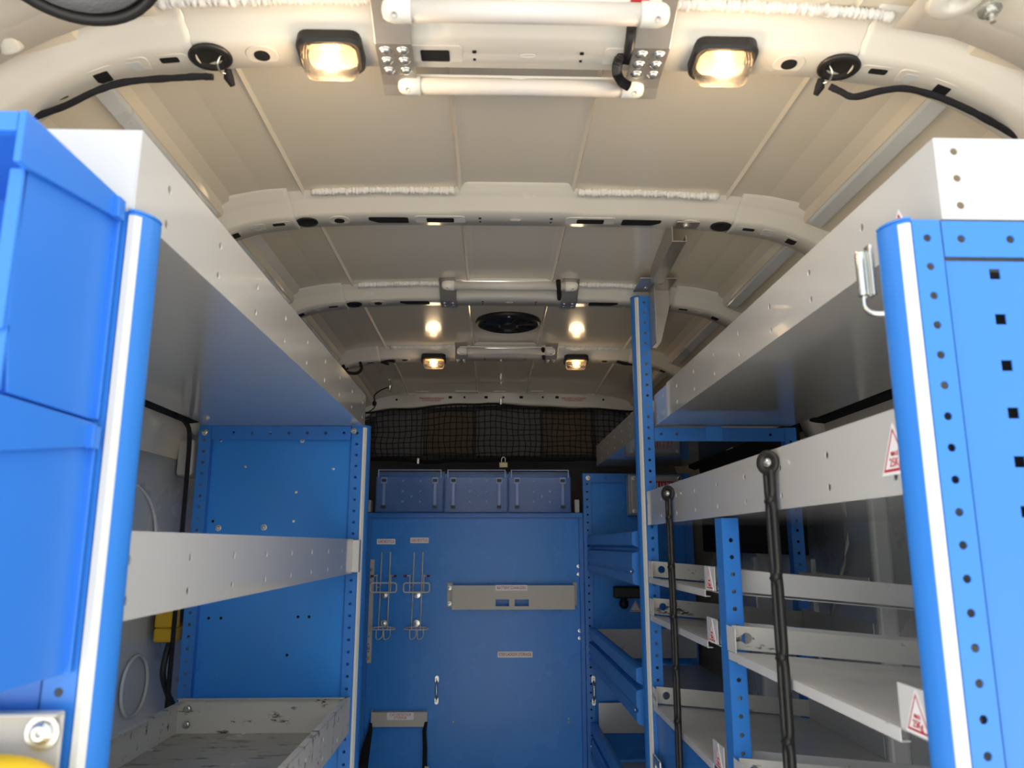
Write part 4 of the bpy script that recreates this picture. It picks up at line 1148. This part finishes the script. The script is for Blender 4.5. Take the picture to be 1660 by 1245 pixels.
# ------------------------------------------------------------------ elastic straps on the right rack
def bungee(x, Y, ztop, zbot, label):
    t = thing('elastic_strap', (x, Y, ztop), label, 'strap', 'black knotted elastic straps')
    obj('eyelet', lathe(NB(), (x - .004, Y, ztop), (-.8, -.6, 0), [(.0095, -.001), (.0195, .000), (.020, .004), (.0185, .0055), (.0085, .0055), (.0078, .003)], 28), RUBBER, t, smooth=True)
    bolt('eyelet_bolt', (x - .006, Y - .002, ztop), (-.8, -.6, 0), .0050, t, h=.006)
    knots = []
    for s in (-1, 1):
        pts, rs = [], []
        n = 150
        for i in range(n + 1):
            z = ztop - .012 - (ztop - .012 - zbot) * i / n
            ph = ((ztop - z) % .118) / .118
            pinch = math.exp(-((ph - .5) / .07) ** 2)
            open_ = .0088 * (1 - .75 * pinch)
            pts.append((x - .004 - .001 * s, Y + s * open_ + .003 * math.sin(z * 6), z))
            rs.append(.0056 + .0018 * pinch)
        obj('rubber_strand', tube(NB(), pts, rs, 10), RUBBER, t, smooth=True)
    z = ztop - .059
    while z > zbot + .03:
        obj('knot', tube(NB(), [(x - .004, Y - .011 + .003 * math.sin(z * 6), z + .004), (x - .006, Y - .006 + .003 * math.sin(z * 6), z), (x - .006, Y + .006 + .003 * math.sin(z * 6), z - .002), (x - .004, Y + .011 + .003 * math.sin(z * 6), z + .002)], [.004, .0072, .0072, .004], 8), RUBBER, t, smooth=True)
        z -= .118
    return t
xs = .446
pA = atX(1250, 750, xs); pB = atX(1086, 800, xs)
bungee(xs, pA.y, pA.z, -.62, 'black double elastic strap crossing the near trays')
bungee(xs, pB.y, pB.z, -.75, 'black double elastic strap just right of the tall post')

# ------------------------------------------------------------------ hung blue bins at the rear left
def hung_bin(z1, label, withtop=True):
    x1, x0 = -.387, -.70
    y0, y1 = .594, .762
    H = .233
    z0 = z1 - H
    t = thing('hanging_bin', (-.55, .68, z0), label, 'bin', 'solid blue bins hung on the left end frame')
    w = .004
    # side walls, slightly drafted, with a wider collar
    for s, x in ((1, x1), (-1, x0)):
        xi_ = x - s * w
        bm = NB()
        prof2 = [(y1, z0), (y1, z1 - .0035), (y0 + .004, z1 - .0035), (y0 + .004, z1 - .040), (y0 + .014, z1 - .042), (y0 + .018, z0 + .055), (y0 + .030, z0)]
        prism(bm, [(a, b) for a, b in prof2], Y_, Z_, X_ * (-s), (x - s * .006, 0, 0), w)
        obj('side_wall', bm, BINB, t, bevel=.001)
        bm = NB()
        prism(bm, [(y1, z1), (y0 - .004, z1), (y0 - .004, z1 - .046), (y0 + .010, z1 - .046), (y1, z1 - .022)], Y_, Z_, X_ * (-s), (x, 0, 0), w + .002)
        obj('side_collar', bm, BINB, t, bevel=.001)
        boxo('collar_notch', BINB, t, *sorted((x - s * .002, x + s * .006)), y1 - .020, y1 - .006, z1 - .026, z1 - .004, .001)
    boxo('back_wall', BINB, t, x0, x1, y1 - w, y1, z0, z1, .001)
    boxo('bin_floor', BINB, t, x0 + .008, x1 - .008, y0 + .030, y1 - w, z0, z0 + w, .001)
    boxo('front_rim', BINB, t, x0 + .0065, x1 - .0065, y0 - .0035, y0 + .008, z1 - .018, z1 - .0004, .0015)
    boxo('bin_lid', BINB, t, x0 + .006, x1 - .006, y0 + .004, y1, z1 - .003, z1 - .001, 0)
    boxo('front_wall', BINB, t, x0 + .006, x1 - .006, y0 + .018, y0 + .022, z0, z0 + .055, .001)
    bm = NB()
    for s, x in ((1, x1 - .006), (-1, x0 + .006)):
        obj('front_edge', box(NB(), *sorted((x, x - s * .012)), y0 + .012, y0 + .018, z0 + .05, z1 - .044), BINB, t, bevel=.001)
    return t
hung_bin(.353, 'solid blue plastic bin, upper of the two on the left rack end')
hung_bin(.116, 'solid blue plastic bin, lower of the two on the left rack end')

gb = thing('end_bracket', (-.55, .755, -.30), 'pale grey metal bracket with a bolt under the lower hanging bin', 'bracket')
boxo('face_plate', OFFW, gb, -.75, -.384, .750, .754, -.40, -.149, .002)
boxo('top_fold', OFFW, gb, -.75, -.384, .738, .754, -.151, -.147, .002)
bolt('bracket_bolt', atY(70, 1187, .748), (0, -1, 0), .0105, gb, h=.008)
p = atY(40, 1240, .735)
yh = thing('yellow_handle', (p.x, .73, p.z - .03), 'bright yellow plastic handle on the pale grey bracket', 'handle')
bm = NB()
tube(bm, smoothpath([(p.x - .13, .729, p.z - .012), (p.x - .06, .727, p.z - .004), (p.x + .002, .727, p.z - .006), (p.x + .030, .729, p.z - .028), (p.x + .034, .731, p.z - .09)], 6), .0145, 12)
obj('handle_grip', bm, YEL, yh, smooth=True)

# ------------------------------------------------------------------ things behind the racks
p = atX(272, 1010, -.83)
yb = thing('inverter_box', (-.83, p.y, p.z - .04), 'yellow plastic equipment guard on the left wall behind the far blue frame', 'guard')
q0 = p.y
bm = NB()
box(bm, -.853, -.800, q0 - .03, q0 + .16, p.z - .045, p.z - .010)
box(bm, -.853, -.800, q0 - .03, q0 + .005, p.z - .010, p.z + .10)
obj('guard_frame', bm, YELD, yb, bevel=.006)
boxo('guard_back', BLACK, yb, -.85, -.845, q0 + .005, q0 + .16, p.z - .010, p.z + .10, .002)
pts = [atX(286, 1020, -.815), atX(277, 1035, -.815), atX(268, 1065, -.815), atX(264, 1095, -.815), atX(272, 1125, -.815), atX(282, 1145, -.815)]
tag(obj('power_cable', tube(NB(), smoothpath(pts), .0075, 10), BLACK, None, smooth=True, origin=pts[0]), 'black cable dropping from the yellow guard on the left wall', 'cable')
pts = [Vector(q) for q in ((-.80, 1.96, .318), (-.802, 2.02, .312), (-.803, 2.055, .28), (-.803, 2.06, .15), (-.803, 2.06, -.1), (-.803, 2.06, -.41))]
tag(obj('branch_cable', tube(NB(), smoothpath(pts), .006, 10), FABRIC, None, smooth=True, origin=pts[0]), 'black taped cable running down behind the far left frame', 'cable')

# auxiliary relay box in the far right unit
a, b = atY(1020, 768, 3.37), atY(1110, 835, 3.37)
ab_ = thing('switch_box', ((a.x + b.x) / 2, 3.45, b.z), 'off white plastic box with a red AUXILIARY label in the far right unit', 'box')
boxo('box_base', OFFW, ab_, a.x, b.x, 3.40, 3.465, b.z, a.z, .006, seg=3)
boxo('box_lid', OFFW, ab_, a.x + .004, b.x - .004, 3.375, 3.40, b.z + .004, a.z - .004, .008, seg=3)
lx0, lx1 = a.x + .05, b.x - .04
zc = a.z - .068
pa_ = boxo('red_label', RED, ab_, lx0, lx1, 3.3735, 3.375, zc - .036, zc + .036, .0)
lettering('AUXILIARY', .034, ((lx0 + lx1) / 2, 3.3733, zc + .016), X_, Z_, LABELW, pa_, .85)
lettering('& RELAYS', .034, ((lx0 + lx1) / 2, 3.3733, zc - .017), X_, Z_, LABELW, pa_, .85)
for xx in (a.x + .018, b.x - .018):
    for z in (a.z - .018, b.z + .018): bolt('lid_screw', (xx, 3.375, z), (0, -1, 0), .006, ab_)
# black trim boards on the right wall in the far bay
boxo('black_trim_board', FABRIC, wall_r, .868, .878, 2.15, 3.20, -.03, .34, .004)
for k in range(4):
    boxo('trim_batten', SIDE, wall_r, .900, .915, 2.20 + .16 * k, 2.23 + .16 * k, -.35, -.04, .003)
# black connector and warning triangle on the end panel
p = atY(1012, 968, 3.46)
dv = thing('connector', (p.x, 3.46, p.z), 'black hanging connector under the upper blue front of the far unit', 'connector')
boxo('connector_body', BLACK, dv, p.x - .045, p.x + .075, 3.44, 3.49, p.z - .005, p.z + .045, .006)
obj('connector_plug', lathe(NB(), (p.x - .004, 3.455, p.z + .004), (0, -.1, -1), [(.008, 0), (.012, .01), (.020, .022), (.020, .040), (.010, .052)], 16), BLACK, dv, smooth=True)
eps = [c for c in fr.children if c.name.startswith('end_panel')][0]
p = atY(1030, 984, 3.49)
triangle_label((p.x, 3.4916 - .0002, p.z), .042, X_, Z_, eps, ('', '!'))

# ------------------------------------------------------------------ racking drawn a little over size above: bring it to its true size and place
K = 0.915
ROOTS = ('storage_rack', 'partition', 'bottle_holder', 'charger_bracket', 'detector_holder', 'storage_bin', 'elastic_strap', 'hanging_bin', 'end_bracket', 'yellow_handle', 'switch_box', 'connector', 'post_bracket')
for o in S.objects:
    if o.parent is None and o.name.split('.')[0] in ROOTS:
        o.location = o.location * K
        o.scale = (K, K, K)
